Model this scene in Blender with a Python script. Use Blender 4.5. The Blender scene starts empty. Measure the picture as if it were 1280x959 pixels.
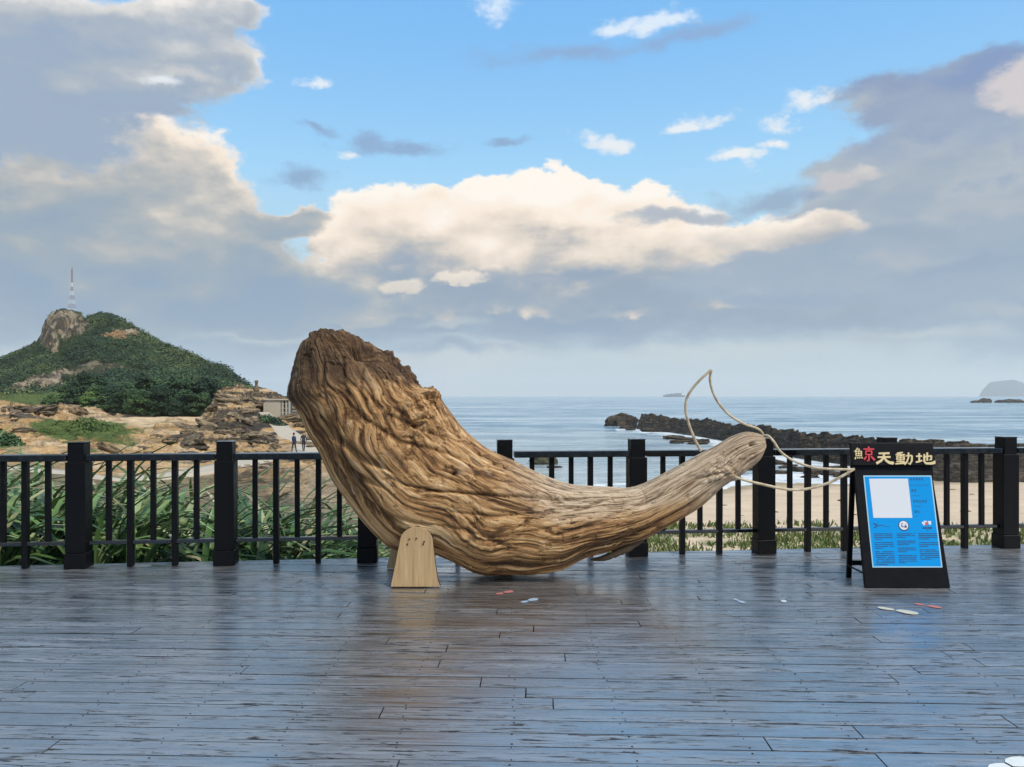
import bpy, bmesh, math, random
import numpy as np
from mathutils import Vector, Matrix
R = math.radians
rng = random.Random(7)
nrg = np.random.default_rng(11)
SC = bpy.context.scene
COL = SC.collection

# ------------------------------------------------------------------ camera, light, exposure
F, CX, HY, CH = 950.0, 640.0, 495.0, 1.55       # focal length in photo pixels, centre column, horizon row, eye height
SEA = -4.7
cam_d = bpy.data.cameras.new('camera')
cam = bpy.data.objects.new('camera', cam_d); COL.objects.link(cam)
cam.location = (0, 0, CH); cam.rotation_euler = (R(90), 0, 0)
cam_d.sensor_width = 36; cam_d.lens = F / 1280 * 36
cam_d.shift_y = (HY - 479.5) / 1280
cam_d.clip_start = 0.05; cam_d.clip_end = 60000
SC.camera = cam
SC.view_settings.view_transform = 'Standard'; SC.view_settings.look = 'None'
SC.view_settings.exposure = 0.5; SC.view_settings.gamma = 1.0
SC.render.resolution_x = 1024; SC.render.resolution_y = 767
SC.cycles.max_bounces = 6; SC.cycles.diffuse_bounces = 3; SC.cycles.glossy_bounces = 3
SC.cycles.transparent_max_bounces = 6; SC.cycles.volume_bounces = 2
SC.cycles.sample_clamp_indirect = 4.0

SUN_DIR = Vector((0.48, -0.42, 0.80)).normalized()      # towards the sun: over the right shoulder
SUN_EL = math.asin(SUN_DIR.z); SUN_AZ = math.atan2(SUN_DIR.x, SUN_DIR.y)
sd = bpy.data.lights.new('sun', 'SUN'); sd.energy = 2.6; sd.angle = R(10); sd.color = (1.0, 0.9, 0.76)
sun = bpy.data.objects.new('sun', sd); COL.objects.link(sun)
sun.rotation_euler = SUN_DIR.to_track_quat('Z', 'Y').to_euler()

# ------------------------------------------------------------------ a little language for node graphs
class NT:
    def __init__(s, tree):
        s.t = tree; s.n = tree.nodes; s.l = tree.links
    def put(s, sock, v):
        if isinstance(v, E): s.l.new(v.s, sock)
        elif v is not None:
            if isinstance(v, (tuple, list)) and len(v) == 3 and len(getattr(sock, 'default_value', (0, 0, 0))) == 4: v = (*v, 1)
            sock.default_value = v
    def math(s, op, *a):
        n = s.n.new('ShaderNodeMath'); n.operation = op
        for i, v in enumerate(a): s.put(n.inputs[i], v)
        return E(s, n.outputs[0])
    def ss(s, x, lo, hi, a=0.0, b=1.0, kind='SMOOTHSTEP'):
        n = s.n.new('ShaderNodeMapRange'); n.interpolation_type = kind; n.clamp = True
        for i, v in enumerate((x, lo, hi, a, b)): s.put(n.inputs[i], v)
        return E(s, n.outputs[0])
    def mix(s, f, a, b, blend='MIX'):
        n = s.n.new('ShaderNodeMix'); n.data_type = 'RGBA'; n.blend_type = blend; n.clamp_factor = True
        s.put(n.inputs[0], f); s.put(n.inputs[6], a); s.put(n.inputs[7], b)
        return E(s, n.outputs[2])
    def noise(s, vec, scale=1.0, detail=4.0, rough=0.5, dist=0.0, lac=2.0, color=False):
        n = s.n.new('ShaderNodeTexNoise'); n.noise_dimensions = '3D'
        s.put(n.inputs['Vector'], vec); s.put(n.inputs['Scale'], scale); s.put(n.inputs['Detail'], detail)
        s.put(n.inputs['Roughness'], rough); s.put(n.inputs['Distortion'], dist); s.put(n.inputs['Lacunarity'], lac)
        return E(s, n.outputs['Color' if color else 'Fac'])
    def vor(s, vec, scale, feature='F1'):
        n = s.n.new('ShaderNodeTexVoronoi'); n.feature = feature
        s.put(n.inputs['Vector'], vec); s.put(n.inputs['Scale'], scale)
        return E(s, n.outputs['Distance'])
    def vmul(s, v, k):
        n = s.n.new('ShaderNodeVectorMath'); n.operation = 'MULTIPLY'
        s.put(n.inputs[0], v); s.put(n.inputs[1], k); return E(s, n.outputs[0])
    def vadd(s, v, k):
        n = s.n.new('ShaderNodeVectorMath'); n.operation = 'ADD'
        s.put(n.inputs[0], v); s.put(n.inputs[1], k); return E(s, n.outputs[0])
    def xyz(s, v):
        n = s.n.new('ShaderNodeSeparateXYZ'); s.put(n.inputs[0], v); return [E(s, o) for o in n.outputs]
    def vec(s, x, y, z):
        n = s.n.new('ShaderNodeCombineXYZ')
        for i, v in enumerate((x, y, z)): s.put(n.inputs[i], v)
        return E(s, n.outputs[0])
    def ramp(s, f, stops, interp='LINEAR'):
        n = s.n.new('ShaderNodeValToRGB'); s.put(n.inputs[0], f); cr = n.color_ramp; cr.interpolation = interp
        while len(cr.elements) < len(stops): cr.elements.new(0.5)
        for e, (p, c) in zip(cr.elements, stops): e.position = p; e.color = (*c, 1)
        return E(s, n.outputs[0])
    def coord(s, kind='Object'):
        n = s.n.new('ShaderNodeTexCoord'); return E(s, n.outputs[kind])
    def attr(s, name, out='Color'):
        n = s.n.new('ShaderNodeAttribute'); n.attribute_name = name; return E(s, n.outputs[out])
    def rand(s):
        n = s.n.new('ShaderNodeObjectInfo'); return E(s, n.outputs['Random'])
    def pos(s):
        n = s.n.new('ShaderNodeNewGeometry'); return E(s, n.outputs['Position'])
    def bump(s, h, strength=0.5, dist=0.01, normal=None):
        n = s.n.new('ShaderNodeBump'); s.put(n.inputs['Height'], h); s.put(n.inputs['Strength'], strength)
        s.put(n.inputs['Distance'], dist)
        if normal is not None: s.put(n.inputs['Normal'], normal)
        return E(s, n.outputs[0])
class E:
    def __init__(s, nt, sock): s.nt = nt; s.s = sock
    def __add__(s, o): return s.nt.math('ADD', s, o)
    __radd__ = __add__
    def __sub__(s, o): return s.nt.math('SUBTRACT', s, o)
    def __rsub__(s, o): return s.nt.math('SUBTRACT', o, s)
    def __mul__(s, o): return s.nt.math('MULTIPLY', s, o)
    __rmul__ = __mul__
    def __truediv__(s, o): return s.nt.math('DIVIDE', s, o)
    def max(s, o): return s.nt.math('MAXIMUM', s, o)
    def smax(s, o, k=0.25): return s.nt.math('SMOOTH_MAX', s, o, k)

def srgb(r, g, b):
    f = lambda c: (c / 255 / 12.92) if c <= 10.3 else ((c / 255 + 0.055) / 1.055) ** 2.4
    return (f(r), f(g), f(b))

# ------------------------------------------------------------------ the sky (world): Nishita air with banks of cloud
world = bpy.data.worlds.new('World'); SC.world = world; world.use_nodes = True
W = NT(world.node_tree); W.n.clear()
K = 0.1                                             # background strength
sky = W.n.new('ShaderNodeTexSky'); sky.sky_type = 'NISHITA'; sky.sun_disc = False
sky.sun_elevation = SUN_EL; sky.sun_rotation = SUN_AZ
sky.air_density = 1.3; sky.dust_density = 0.6; sky.ozone_density = 2.5
D = W.coord('Generated')
dx, dy, dz = W.xyz(D)
AZ = W.math('ARCTAN2', dx, dy) * F
EL = W.math('ARCSINE', dz) * F
wv = W.noise(W.vmul(D, (1, 1, 1.7)), 7.0, 7.0, 0.58, color=True)
wx, wy, wz = W.xyz(wv)
wl = W.noise(W.vmul(D, (1, 1, 1.5)), 2.6, 2.0, 0.5, color=True)
lx_, ly_, lz_ = W.xyz(wl)
A_ = AZ + (wx - 0.5) * 110.0 + (lx_ - 0.5) * 70.0
E_ = EL + (wy - 0.5) * 80.0 + (ly_ - 0.5) * 40.0
PD = W.vmul(D, (1, 1, 1.9))
n_a = W.noise(PD, 9.0, 9.0, 0.56)
n_b = W.noise(W.vadd(PD, (-0.010, 0.0, 0.022)), 9.0, 6.0, 0.54)
relief = (n_a - n_b) * 0.55                                # + where the billow faces up and to the left
n_s = W.noise(W.vmul(D, (1, 1, 4.0)), 5.0, 5.0, 0.5)   # streaky
def ae(px, py):
    az = math.atan((px - CX) / F)
    return az * F, math.atan((HY - py) / F * math.cos(az)) * F
def blobs(lst, k=0.25):
    acc = None
    for px, py, rx, ry in lst:
        a, e = ae(px, py)
        u = (A_ - a) * (1 / rx); v = (E_ - e) * (1 / ry)
        b = 1.0 - W.math('SQRT', u * u + v * v)
        acc = b if acc is None else acc.smax(b, k)
    return acc
c10 = lambda r, g, b, k=0.74: tuple(c * 10.0 * k for c in srgb(r, g, b))
n_f = W.noise(W.vmul(D, (1, 1, 1.6)), 34.0, 6.0, 0.6)
vb = W.vor(W.vadd(PD, W.vmul(wv, (0.10, 0.10, 0.10))), 13.0, 'SMOOTH_F1')
air = E(W, sky.outputs[0])
# the photograph's clear blue: the Nishita sky, deepened

AIRK = W.ss(EL, 0.0, 480.0)
air = W.mix(0.85, air, W.ramp(AIRK, [(0, c10(186, 206, 214)), (0.3, c10(184, 218, 236)), (0.6, c10(158, 214, 252)), (1, c10(118, 188, 248))]))
col = air
# low veil above the horizon: pale to the right, bluer to the left
veil = W.ss(EL + (n_s - 0.5) * 90, 25.0, 150.0, 1.0, 0.0)
veilc = W.ramp(W.ss(AZ + (n_s - .5) * 200, -560, 120), [(0, c10(168, 190, 205)), (0.2, c10(140, 168, 198)), (0.55, c10(184, 192, 198)), (0.85, c10(198, 204, 204)), (1, c10(182, 198, 204))])
col = W.mix(veil, col, veilc)
def bank(lst, base_py, top_py, cols, soft=(-0.08, 0.30), nk=0.7, rk=2.2, alpha=1.0, k=0.25, rim=0.0, nf=0.25, vk=0.5):
    """one bank of cloud: a soft union of billows, lit from above, grey beneath"""
    global col
    f = blobs(lst, k) + (n_a - 0.5) * nk + (n_f - 0.5) * nf + (0.42 - vb) * vk * 0.4
    a = W.ss(f, soft[0], soft[1]) * alpha
    e0 = ae(640, base_py)[1]; e1 = ae(640, top_py)[1]
    t = (E_ - e0) * (1 / (e1 - e0)) + relief * rk + (wz - 0.5) * 0.25 + (0.42 - vb) * vk + W.ss(f, soft[0], 0.5, rim, -0.3 * rim)
    c = W.ramp(W.ss(t, 0.0, 1.0, kind='LINEAR'), cols)
    col = W.mix(a, col, c)
CREAM = c10(254, 240, 224); CRM2 = c10(236, 222, 206)
GREY = c10(158, 166, 176); BLUG = c10(132, 152, 176); DKB = c10(118, 140, 170); WARM = c10(190, 186, 182)
# broad grey deck of stratus lying low across the view
bank([(150, 400, 420, 52), (520, 402, 300, 44), (860, 392, 380, 46), (1250, 380, 360, 60), (-300, 380, 400, 90), (1700, 360, 400, 90)], 450, 340,
     [(0, c10(160, 180, 196)), (0.35, c10(136, 156, 178)), (0.7, c10(148, 162, 176)), (1, c10(170, 176, 180))], soft=(-0.12, 0.5), nk=0.7, rk=1.2, vk=0.3, nf=.5)
# paler breaks and darker shelves within it
bank([(600, 432, 130, 10), (330, 415, 120, 9), (900, 440, 260, 12), (1180, 420, 120, 10), (560, 405, 60, 8), (60, 440, 90, 22)], 450, 400, [(0, c10(196, 204, 204)), (1, c10(188, 196, 198))], soft=(-.2, 1.0), nk=.7, nf=1.0, alpha=.7)
bank([(440, 388, 90, 12), (700, 400, 150, 10), (560, 436, 110, 10), (1000, 372, 120, 10), (240, 392, 120, 12)], 410, 370, [(0, c10(126, 150, 178)), (1, c10(130, 150, 174))], soft=(-.2, 1.0), nk=.8, nf=1.0, alpha=.75)
# centre cumulus
bank([(640, 290, 180, 62), (490, 305, 110, 62), (760, 285, 150, 52), (900, 318, 170, 44), (1000, 320, 70, 26), (690, 250, 90, 36), (600, 258, 60, 34), (530, 262, 50, 24), (560, 345, 150, 50), (800, 352, 240, 44), (470, 350, 90, 40)],
     400, 236, [(0, c10(138, 156, 176)), (0.16, c10(152, 164, 178)), (0.32, c10(190, 186, 182)), (0.5, c10(228, 214, 198)), (0.74, c10(252, 236, 218)), (1, c10(255, 247, 236))], soft=(-0.01, 0.13), nk=0.6, rk=2.2, rim=0.12, vk=0.8, nf=.42)
# dark streaks in front of it
bank([(850, 268, 110, 12), (960, 248, 70, 20), (690, 352, 120, 12), (1080, 240, 80, 20)], 290, 230, [(0, BLUG), (1, c10(140, 158, 182))], soft=(0.0, 0.7), nk=0.9, rk=0.8, alpha=0.75, nf=.8)
bank([(505, 360, 30, 9), (570, 357, 40, 6), (1180, 357, 50, 14)], 372, 345, [(0, c10(214, 204, 190)), (1, c10(250, 236, 218))], soft=(0.0, 0.5), nk=.5, nf=1.0, alpha=.85)
# left bank
bank([(60, 250, 190, 120), (200, 240, 120, 84), (262, 290, 96, 80), (140, 330, 260, 80), (348, 278, 60, 22), (30, 180, 150, 70), (-200, 240, 240, 140), (165, 172, 70, 44), (330, 375, 160, 40), (380, 268, 40, 14)],
     420, 125, [(0, c10(136, 158, 182)), (0.3, c10(152, 166, 178)), (0.48, c10(178, 180, 180)), (0.64, c10(212, 204, 194)), (0.8, c10(246, 230, 212)), (1, c10(255, 246, 234))], soft=(-0.02, 0.15), nk=0.6, rk=1.9, rim=0.26, vk=0.6, nf=.42)
# top left bank
bank([(60, 60, 200, 60), (210, 62, 110, 50), (296, 84, 44, 24), (20, 130, 130, 60), (-180, 60, 240, 110), (262, 12, 60, 22)],
     160, -10, [(0, c10(152, 170, 192)), (0.3, c10(170, 180, 192)), (0.55, c10(196, 200, 204)), (.8, c10(232, 228, 224)), (1, c10(246, 242, 236))], soft=(-0.04, 0.26), nk=1.05, rk=3.2, rim=.34, vk=.8, nf=.6)
bank([(110, 118, 130, 12), (60, 40, 120, 12), (230, 52, 70, 8)], 150, 20, [(0, c10(150, 168, 192)), (1, c10(160, 174, 194))], soft=(-.05, 1.0), nk=1.0, nf=1.2, alpha=.6)
bank([(150, 20, 90, 10), (300, 66, 40, 12), (250, 90, 50, 8)], 110, 0, [(0, c10(214, 212, 208)), (1, c10(246, 240, 234))], soft=(-.05, 1.0), nk=1.0, nf=1.4, alpha=.6)
# right bank
bank([(1230, 220, 190, 90), (1150, 290, 200, 60), (1290, 310, 240, 80), (1160, 130, 100, 44), (1080, 210, 70, 22), (1420, 250, 260, 150), (1060, 345, 220, 40)],
     380, 100, [(0, c10(146, 166, 186)), (0.3, c10(156, 170, 186)), (0.55, c10(170, 180, 190)), (0.8, c10(142, 160, 188)), (1, c10(126, 150, 190))], soft=(-0.06, 0.3), nk=0.9, rk=2.6, vk=.6, nf=.55)
bank([(1150, 150, 90, 40), (1110, 118, 40, 24), (1090, 196, 60, 16), (1200, 170, 70, 26)], 220, 90, [(0, c10(150, 166, 190)), (.6, c10(128, 148, 184)), (1, c10(122, 148, 192))], soft=(-.05, .7), nk=.9, nf=.9, rk=1.2, alpha=.8)
bank([(1120, 300, 110, 12), (1230, 335, 120, 12), (1010, 375, 140, 10)], 345, 290, [(0, c10(138, 158, 182)), (1, c10(146, 164, 184))], soft=(-.05, .9), nk=.8, nf=1.0, alpha=.7)
bank([(985, 303, 90, 24), (1030, 298, 46, 14), (930, 296, 70, 20)], 334, 268, [(0, c10(170, 172, 178)), (.35, c10(216, 206, 196)), (.7, c10(250, 236, 220)), (1, c10(254, 244, 232))], soft=(-.02, .35), nk=.7, nf=.6, rk=2.0, vk=.7)
bank([(1215, 262, 90, 16), (1130, 330, 80, 12), (1260, 395, 80, 10)], 300, 240, [(0, c10(172, 180, 188)), (1, c10(186, 188, 192))], soft=(-.05, .9), nk=.8, nf=1.0, alpha=.7)
bank([(1285, 116, 60, 24), (1262, 128, 40, 14)], 150, 95, [(0, c10(206, 200, 202)), (0.5, CREAM), (1, c10(255, 250, 244))], soft=(-0.1, 0.35), nk=0.5, nf=0.9)
bank([(1046, 230, 34, 17), (1075, 222, 30, 10)], 246, 208, [(0, c10(196, 192, 194)), (0.55, c10(240, 228, 214)), (1, c10(250, 240, 226))], soft=(0.0, 0.6), nk=0.5, nf=1.1, alpha=.9)
# small fair-weather puffs and wisps
bank([(760, 181, 46, 14), (868, 156, 56, 10), (972, 161, 36, 11), (1020, 132, 32, 15), (925, 203, 30, 10), (965, 188, 26, 9), (626, 10, 30, 16), (780, 22, 56, 12), (838, 22, 50, 14), (210, 98, 34, 8), (432, 196, 16, 10), (398, 103, 22, 8)],
     215, 0, [(0, c10(244, 242, 238)), (1, c10(226, 238, 250))], soft=(0.0, 0.85), nk=0.5, rk=0.3, alpha=0.85, k=0.05, nf=2.2, vk=.3)
bank([(500, 190, 90, 15), (460, 178, 36, 20), (380, 224, 44, 20), (740, 62, 150, 18), (880, 45, 110, 16), (640, 188, 40, 9), (400, 160, 40, 8)],
     215, 0, [(0, c10(132, 158, 192)), (1, c10(138, 170, 214))], soft=(0.0, 0.9), nk=0.9, rk=0.4, alpha=0.8, k=0.1, nf=1.2)
# the same broken cloud goes on round the rest of the sky
out = W.ss(W.math('ABSOLUTE', AZ), 700, 900).max(W.ss(EL, 560, 760))
g_n = W.noise(W.vmul(D, (1, 1, 1.6)), 2.6, 8.0, 0.55)
g_a = W.ss(g_n, 0.46, 0.60) * out * W.ss(EL, -20, 60)
g_c = W.ramp(W.ss(relief * 2.2 + (EL * 0.0006) + 0.35, 0, 1), [(0, c10(146, 160, 180)), (0.5, c10(186, 188, 192)), (1, c10(244, 234, 222))])
col = W.mix(g_a, col, g_c)
# below the horizon (never seen): dim sea colour
col = W.mix(W.ss(EL, -40, -6, 1, 0), col, c10(90, 110, 125))
bg = W.n.new('ShaderNodeBackground'); bg.inputs['Strength'].default_value = K
W.put(bg.inputs['Color'], col)
wo = W.n.new('ShaderNodeOutputWorld'); W.l.new(bg.outputs[0], wo.inputs[0])
world.cycles.sampling_method = 'MANUAL'; world.cycles.sample_map_resolution = 512
# ------------------------------------------------------------------ numpy noise and mesh helpers
_perm = nrg.permutation(256); _perm = np.concatenate([_perm, _perm, _perm])
_grad = nrg.normal(size=(256, 3)); _grad /= np.linalg.norm(_grad, axis=1)[:, None]
def perlin(x, y, z=0.0):
    x, y, z = np.broadcast_arrays(np.asarray(x, float), np.asarray(y, float), np.asarray(z, float))
    xi, yi, zi = np.floor(x).astype(int), np.floor(y).astype(int), np.floor(z).astype(int)
    fx, fy, fz = x - xi, y - yi, z - zi
    s = lambda t: t * t * t * (t * (t * 6 - 15) + 10)
    u, v, w = s(fx), s(fy), s(fz)
    xi &= 255; yi &= 255; zi &= 255
    out = 0
    for i in (0, 1):
        for j in (0, 1):
            for k in (0, 1):
                g = _grad[_perm[_perm[_perm[xi + i] + yi + j] + zi + k] & 255]
                d = g[..., 0] * (fx - i) + g[..., 1] * (fy - j) + g[..., 2] * (fz - k)
                out = out + d * (u if i else 1 - u) * (v if j else 1 - v) * (w if k else 1 - w)
    return out * 1.5
def fbm(x, y, z=0.0, o=4, rough=0.5):
    a, f, t, n = 1.0, 1.0, 0.0, 0.0
    for i in range(o):
        t = t + a * perlin(np.asarray(x) * f + 17.3 * i, np.asarray(y) * f - 9.1 * i, np.asarray(z) * f + 4.7 * i)
        n += a; a *= rough; f *= 2.03
    return t / n
def sstep(x, a, b):
    t = np.clip((np.asarray(x, float) - a) / (b - a), 0, 1); return t * t * (3 - 2 * t)
def lerp(a, b, t): return a + (b - a) * t
def P(px, py, d): return Vector(((px - CX) / F * d, d, CH - (py - HY) / F * d))

def link(o, parent=None):
    COL.objects.link(o)
    if parent is not None: o.parent = parent
    return o
def tag(o, label=None, cat=None, group=None, kind=None):
    if label: o['label'] = label
    if cat: o['category'] = cat
    if group: o['group'] = group
    if kind: o['kind'] = kind
    return o
def thing(name, label, cat, loc=(0, 0, 0), rz=0.0, group=None):
    o = bpy.data.objects.new(name, None); o.location = loc; o.rotation_euler = (0, 0, rz); o.empty_display_size = 0.2
    link(o); return tag(o, label, cat, group)
def mesh_np(name, V, faces, mat, smooth=True):
    """vertices and faces (list of arrays all of one size, or python lists) -> mesh data"""
    me = bpy.data.meshes.new(name)
    V = np.asarray(V, np.float32)
    if isinstance(faces, np.ndarray):
        n, k = faces.shape
        me.vertices.add(len(V)); me.vertices.foreach_set('co', V.ravel())
        me.loops.add(n * k); me.loops.foreach_set('vertex_index', faces.astype(np.int32).ravel())
        me.polygons.add(n); me.polygons.foreach_set('loop_start', np.arange(0, n * k, k, dtype=np.int32))
        me.polygons.foreach_set('use_smooth', np.full(n, smooth))
        me.update(calc_edges=True)
    else:
        me.from_pydata([tuple(map(float, v)) for v in V], [], [list(f) for f in faces]); me.update()
        me.polygons.foreach_set('use_smooth', [smooth] * len(me.polygons))
    if mat: me.materials.append(mat)
    return me
def ob(name, me, parent=None, loc=None, rot=None, scale=None):
    o = bpy.data.objects.new(name, me); link(o, parent)
    if loc is not None: o.location = loc
    if rot is not None: o.rotation_euler = rot
    if scale is not None: o.scale = scale if hasattr(scale, '__len__') else (scale,) * 3
    return o
def grid_faces(nr, nc, wrap=False):
    r = np.arange(nr - 1)[:, None]; c = np.arange(nc if wrap else nc - 1)[None, :]
    c2 = (c + 1) % nc
    return np.stack([r * nc + c, r * nc + c2, (r + 1) * nc + c2, (r + 1) * nc + c], -1).reshape(-1, 4)
def set_col(me, name, C):
    a = me.color_attributes.new(name, 'FLOAT_COLOR', 'POINT')
    C = np.asarray(C, np.float32)
    if C.shape[1] == 3: C = np.concatenate([C, np.ones((len(C), 1), np.float32)], 1)
    a.data.foreach_set('color', C.ravel())
def bm_box(bm, x0, x1, y0, y1, z0, z1, bevel=0.0):
    vs = [bm.verts.new(p) for p in ((x0, y0, z0), (x1, y0, z0), (x1, y1, z0), (x0, y1, z0), (x0, y0, z1), (x1, y0, z1), (x1, y1, z1), (x0, y1, z1))]
    fs = [bm.faces.new([vs[i] for i in f]) for f in ((0, 3, 2, 1), (4, 5, 6, 7), (0, 1, 5, 4), (1, 2, 6, 5), (2, 3, 7, 6), (3, 0, 4, 7))]
    if bevel:
        es = list({e for f in fs for e in f.edges})
        bmesh.ops.bevel(bm, geom=es, offset=bevel, segments=1, affect='EDGES', profile=0.5)
def bm_mesh(name, bm, mat, smooth=False):
    me = bpy.data.meshes.new(name); bmesh.ops.recalc_face_normals(bm, faces=bm.faces); bm.to_mesh(me); bm.free()
    if mat: me.materials.append(mat)
    me.polygons.foreach_set('use_smooth', [smooth] * len(me.polygons))
    return me
def box_mesh(name, x0, x1, y0, y1, z0, z1, mat, bevel=0.004):
    bm = bmesh.new(); bm_box(bm, x0, x1, y0, y1, z0, z1, bevel); return bm_mesh(name, bm, mat)
def prism(name, pts, y0, y1, mat, bevel=0.0):
    """outline in x,z pushed from y0 to y1"""
    bm = bmesh.new()
    a = [bm.verts.new((x, y0, z)) for x, z in pts]; b = [bm.verts.new((x, y1, z)) for x, z in pts]
    f0 = bm.faces.new(a); bm.faces.new(list(reversed(b)))
    n = len(pts)
    for i in range(n): bm.faces.new((a[i], b[i], b[(i + 1) % n], a[(i + 1) % n]))
    if bevel: bmesh.ops.bevel(bm, geom=list(f0.edges), offset=bevel, segments=2, affect='EDGES', profile=0.5)
    return bm_mesh(name, bm, mat)
def catmull(pts, n):
    pts = np.asarray(pts, float); m = len(pts)
    t = np.linspace(0, m - 1, n); i = np.clip(t.astype(int), 0, m - 2); f = (t - i)[:, None]
    g = lambda k: pts[np.clip(k, 0, m - 1)]
    p0, p1, p2, p3 = g(i - 1), g(i), g(i + 1), g(i + 2)
    return 0.5 * (2 * p1 + (p2 - p0) * f + (2 * p0 - 5 * p1 + 4 * p2 - p3) * f ** 2 + (3 * p1 - p0 - 3 * p2 + p3) * f ** 3)
def tube(name, pts, rad, mat, n=60, sides=10, wob=0.0):
    c = catmull(pts, n); rad = np.interp(np.linspace(0, 1, n), np.linspace(0, 1, len(np.atleast_1d(rad))), np.atleast_1d(rad)) if np.ndim(rad) else np.full(n, rad)
    T = np.gradient(c, axis=0); T /= np.linalg.norm(T, axis=1)[:, None]
    up = np.array([0, 1.0, 0.13]); V = []
    for i in range(n):
        s = np.cross(T[i], up); s /= np.linalg.norm(s) + 1e-9; u = np.cross(s, T[i])
        for k in range(sides):
            a = 2 * math.pi * k / sides
            r = rad[i] * (1 + wob * math.sin(i * 1.7 + k * 2.1))
            V.append(c[i] + r * (math.cos(a) * s + math.sin(a) * u))
    fs = [list(f) for f in grid_faces(n, sides, True)] + [list(range(sides - 1, -1, -1)), list(range((n - 1) * sides, n * sides))]
    return mesh_np(name, V, fs, mat)

# ------------------------------------------------------------------ materials
def mat(name):
    m = bpy.data.materials.new(name); m.use_nodes = True
    t = NT(m.node_tree); b = m.node_tree.nodes['Principled BSDF']
    return m, t, b
def setp(t, b, **k):
    for key, v in k.items(): t.put(b.inputs[key.replace('_', ' ')], v)
def plain(name, c, rough=0.6, spread=0.12, scale=8.0, bump=0.15, bdist=0.004, metal=0.0, spec=0.5):
    m, t, b = mat(name); o = t.coord('Object')
    n = t.noise(o, scale, 6, 0.6)
    lo = tuple(x * (1 - spread) for x in c); hi = tuple(min(1, x * (1 + spread)) for x in c)
    setp(t, b, Base_Color=t.mix(n, lo, hi), Roughness=t.ss(n, 0.3, 0.7, rough - 0.08, rough + 0.08), Metallic=metal)
    b.inputs['Specular IOR Level'].default_value = spec
    if bump: t.put(b.inputs['Normal'], t.bump(t.noise(o, scale * 6, 4, 0.6), bump, bdist))
    return m

# deck boards: dark stained timber worn grey, with a damp varnish sheen
M_plank, t, b = mat('deck_timber')
o = t.coord('Object'); r = t.rand(); wp = t.pos()
px_, py_, pz_ = t.xyz(o)
pv = t.vec(px_ + r * 71.0, py_ + r * 13.0, pz_)
g1 = t.noise(t.vmul(pv, (1.3, 34, 34)), 1.0, 7, 0.70, 0.5)
g2 = t.noise(t.vmul(pv, (4, 110, 110)), 1.0, 5, 0.7, 0.3)
blot = t.noise(t.vmul(pv, (1.2, 9, 9)), 1.0, 5, 0.6, 0.6)
scf = t.noise(t.vmul(wp, (1.0, 2.2, 1)), 1.3, 7, 0.68)
chip = t.ss(t.noise(t.vmul(pv, (5, 55, 55)), 1.0, 6, 0.7, 0.5), 0.53, 0.59) * t.ss(blot + (scf - .5) * .6, 0.40, 0.56)
tone = g1 * 0.55 + g2 * 0.33 + r * 0.12
base = t.ramp(tone, [(0.36, (0.004, 0.005, 0.006)), (0.47, (0.014, 0.015, 0.018)), (0.56, (0.036, 0.038, 0.042)), (0.72, (0.11, 0.113, 0.118))])
base = t.mix(t.ss(scf, 0.52, 0.68) * 0.45, base, (0.15, 0.155, 0.165))
base = t.mix(t.ss(scf, 0.46, 0.36) * 0.0, base, (0.01, 0.01, 0.012))
base = t.mix(t.ss(blot, 0.62, 0.74) * 0.5, base, (0.09, 0.075, 0.06))
base = t.mix(chip, base, (0.008, 0.009, 0.012))
hgt = g1 * 0.5 + g2 * 0.22 + blot * 0.5 - chip * 0.12
setp(t, b, Base_Color=base, Roughness=t.ss(g1 * 0.5 + blot * 0.5, 0.34, 0.62, 0.20, 0.52) + chip * 0.3, IOR=3.6, Coat_Weight=t.ss(g2 * .4 + g1 * .4 + scf * .2, .43, .55, 1.0, .12) * (1.0 - chip * .95), Coat_Roughness=t.ss(scf, .4, .6, .11, .30), Coat_IOR=3.2)
t.put(b.inputs['Specular IOR Level'], t.ss(g1 * .5 + g2 * .5, .38, .50, .36, .75) * (1.0 - chip * .88))
nb = t.bump(hgt, 0.6, 0.007)
t.put(b.inputs['Normal'], nb); t.put(b.inputs['Coat Normal'], t.bump(hgt, 0.4, 0.006))
M_under = plain('joist_timber', (0.012, 0.012, 0.013), 0.9, 0.3)
M_nail = plain('nail_steel', (0.015, 0.014, 0.014), 0.6, 0.3, 60)

M_iron = plain('black_paint', (0.0022, 0.0026, 0.0042), 0.5, 0.25, 20, 0.12, 0.002, spec=0.16)
M_rail = plain('black_rail_paint', (0.003, 0.0035, 0.0055), 0.14, 0.25, 20, 0.05, 0.002, spec=1.0)

# driftwood
M_log, t, b = mat('driftwood')
tone = t.attr('tone'); tr, tg, tb = t.xyz(tone)
uv = t.attr('flow', 'Vector')
f1 = t.noise(t.vmul(uv, (1.7, 34, 34)), 1.0, 8, 0.70, 0.4)
f2 = t.noise(t.vmul(uv, (8, 110, 110)), 1.0, 6, 0.65, 0.3)
f3 = t.noise(t.vmul(uv, (2.0, 14, 14)), 1.0, 5, 0.6, 0.6)
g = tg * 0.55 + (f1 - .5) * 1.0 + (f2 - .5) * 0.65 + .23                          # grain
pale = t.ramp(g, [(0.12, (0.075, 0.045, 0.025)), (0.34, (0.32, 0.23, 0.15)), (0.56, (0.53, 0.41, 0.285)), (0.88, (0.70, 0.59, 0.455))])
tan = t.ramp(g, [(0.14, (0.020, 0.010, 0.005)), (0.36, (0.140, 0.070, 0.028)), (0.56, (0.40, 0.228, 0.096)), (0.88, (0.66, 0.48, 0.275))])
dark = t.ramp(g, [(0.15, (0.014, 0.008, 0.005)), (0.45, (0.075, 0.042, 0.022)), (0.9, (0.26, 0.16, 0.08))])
cw = t.mix(t.ss(tr + (f3 - 0.5) * 0.5, 0.3, 0.75), tan, pale)
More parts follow.
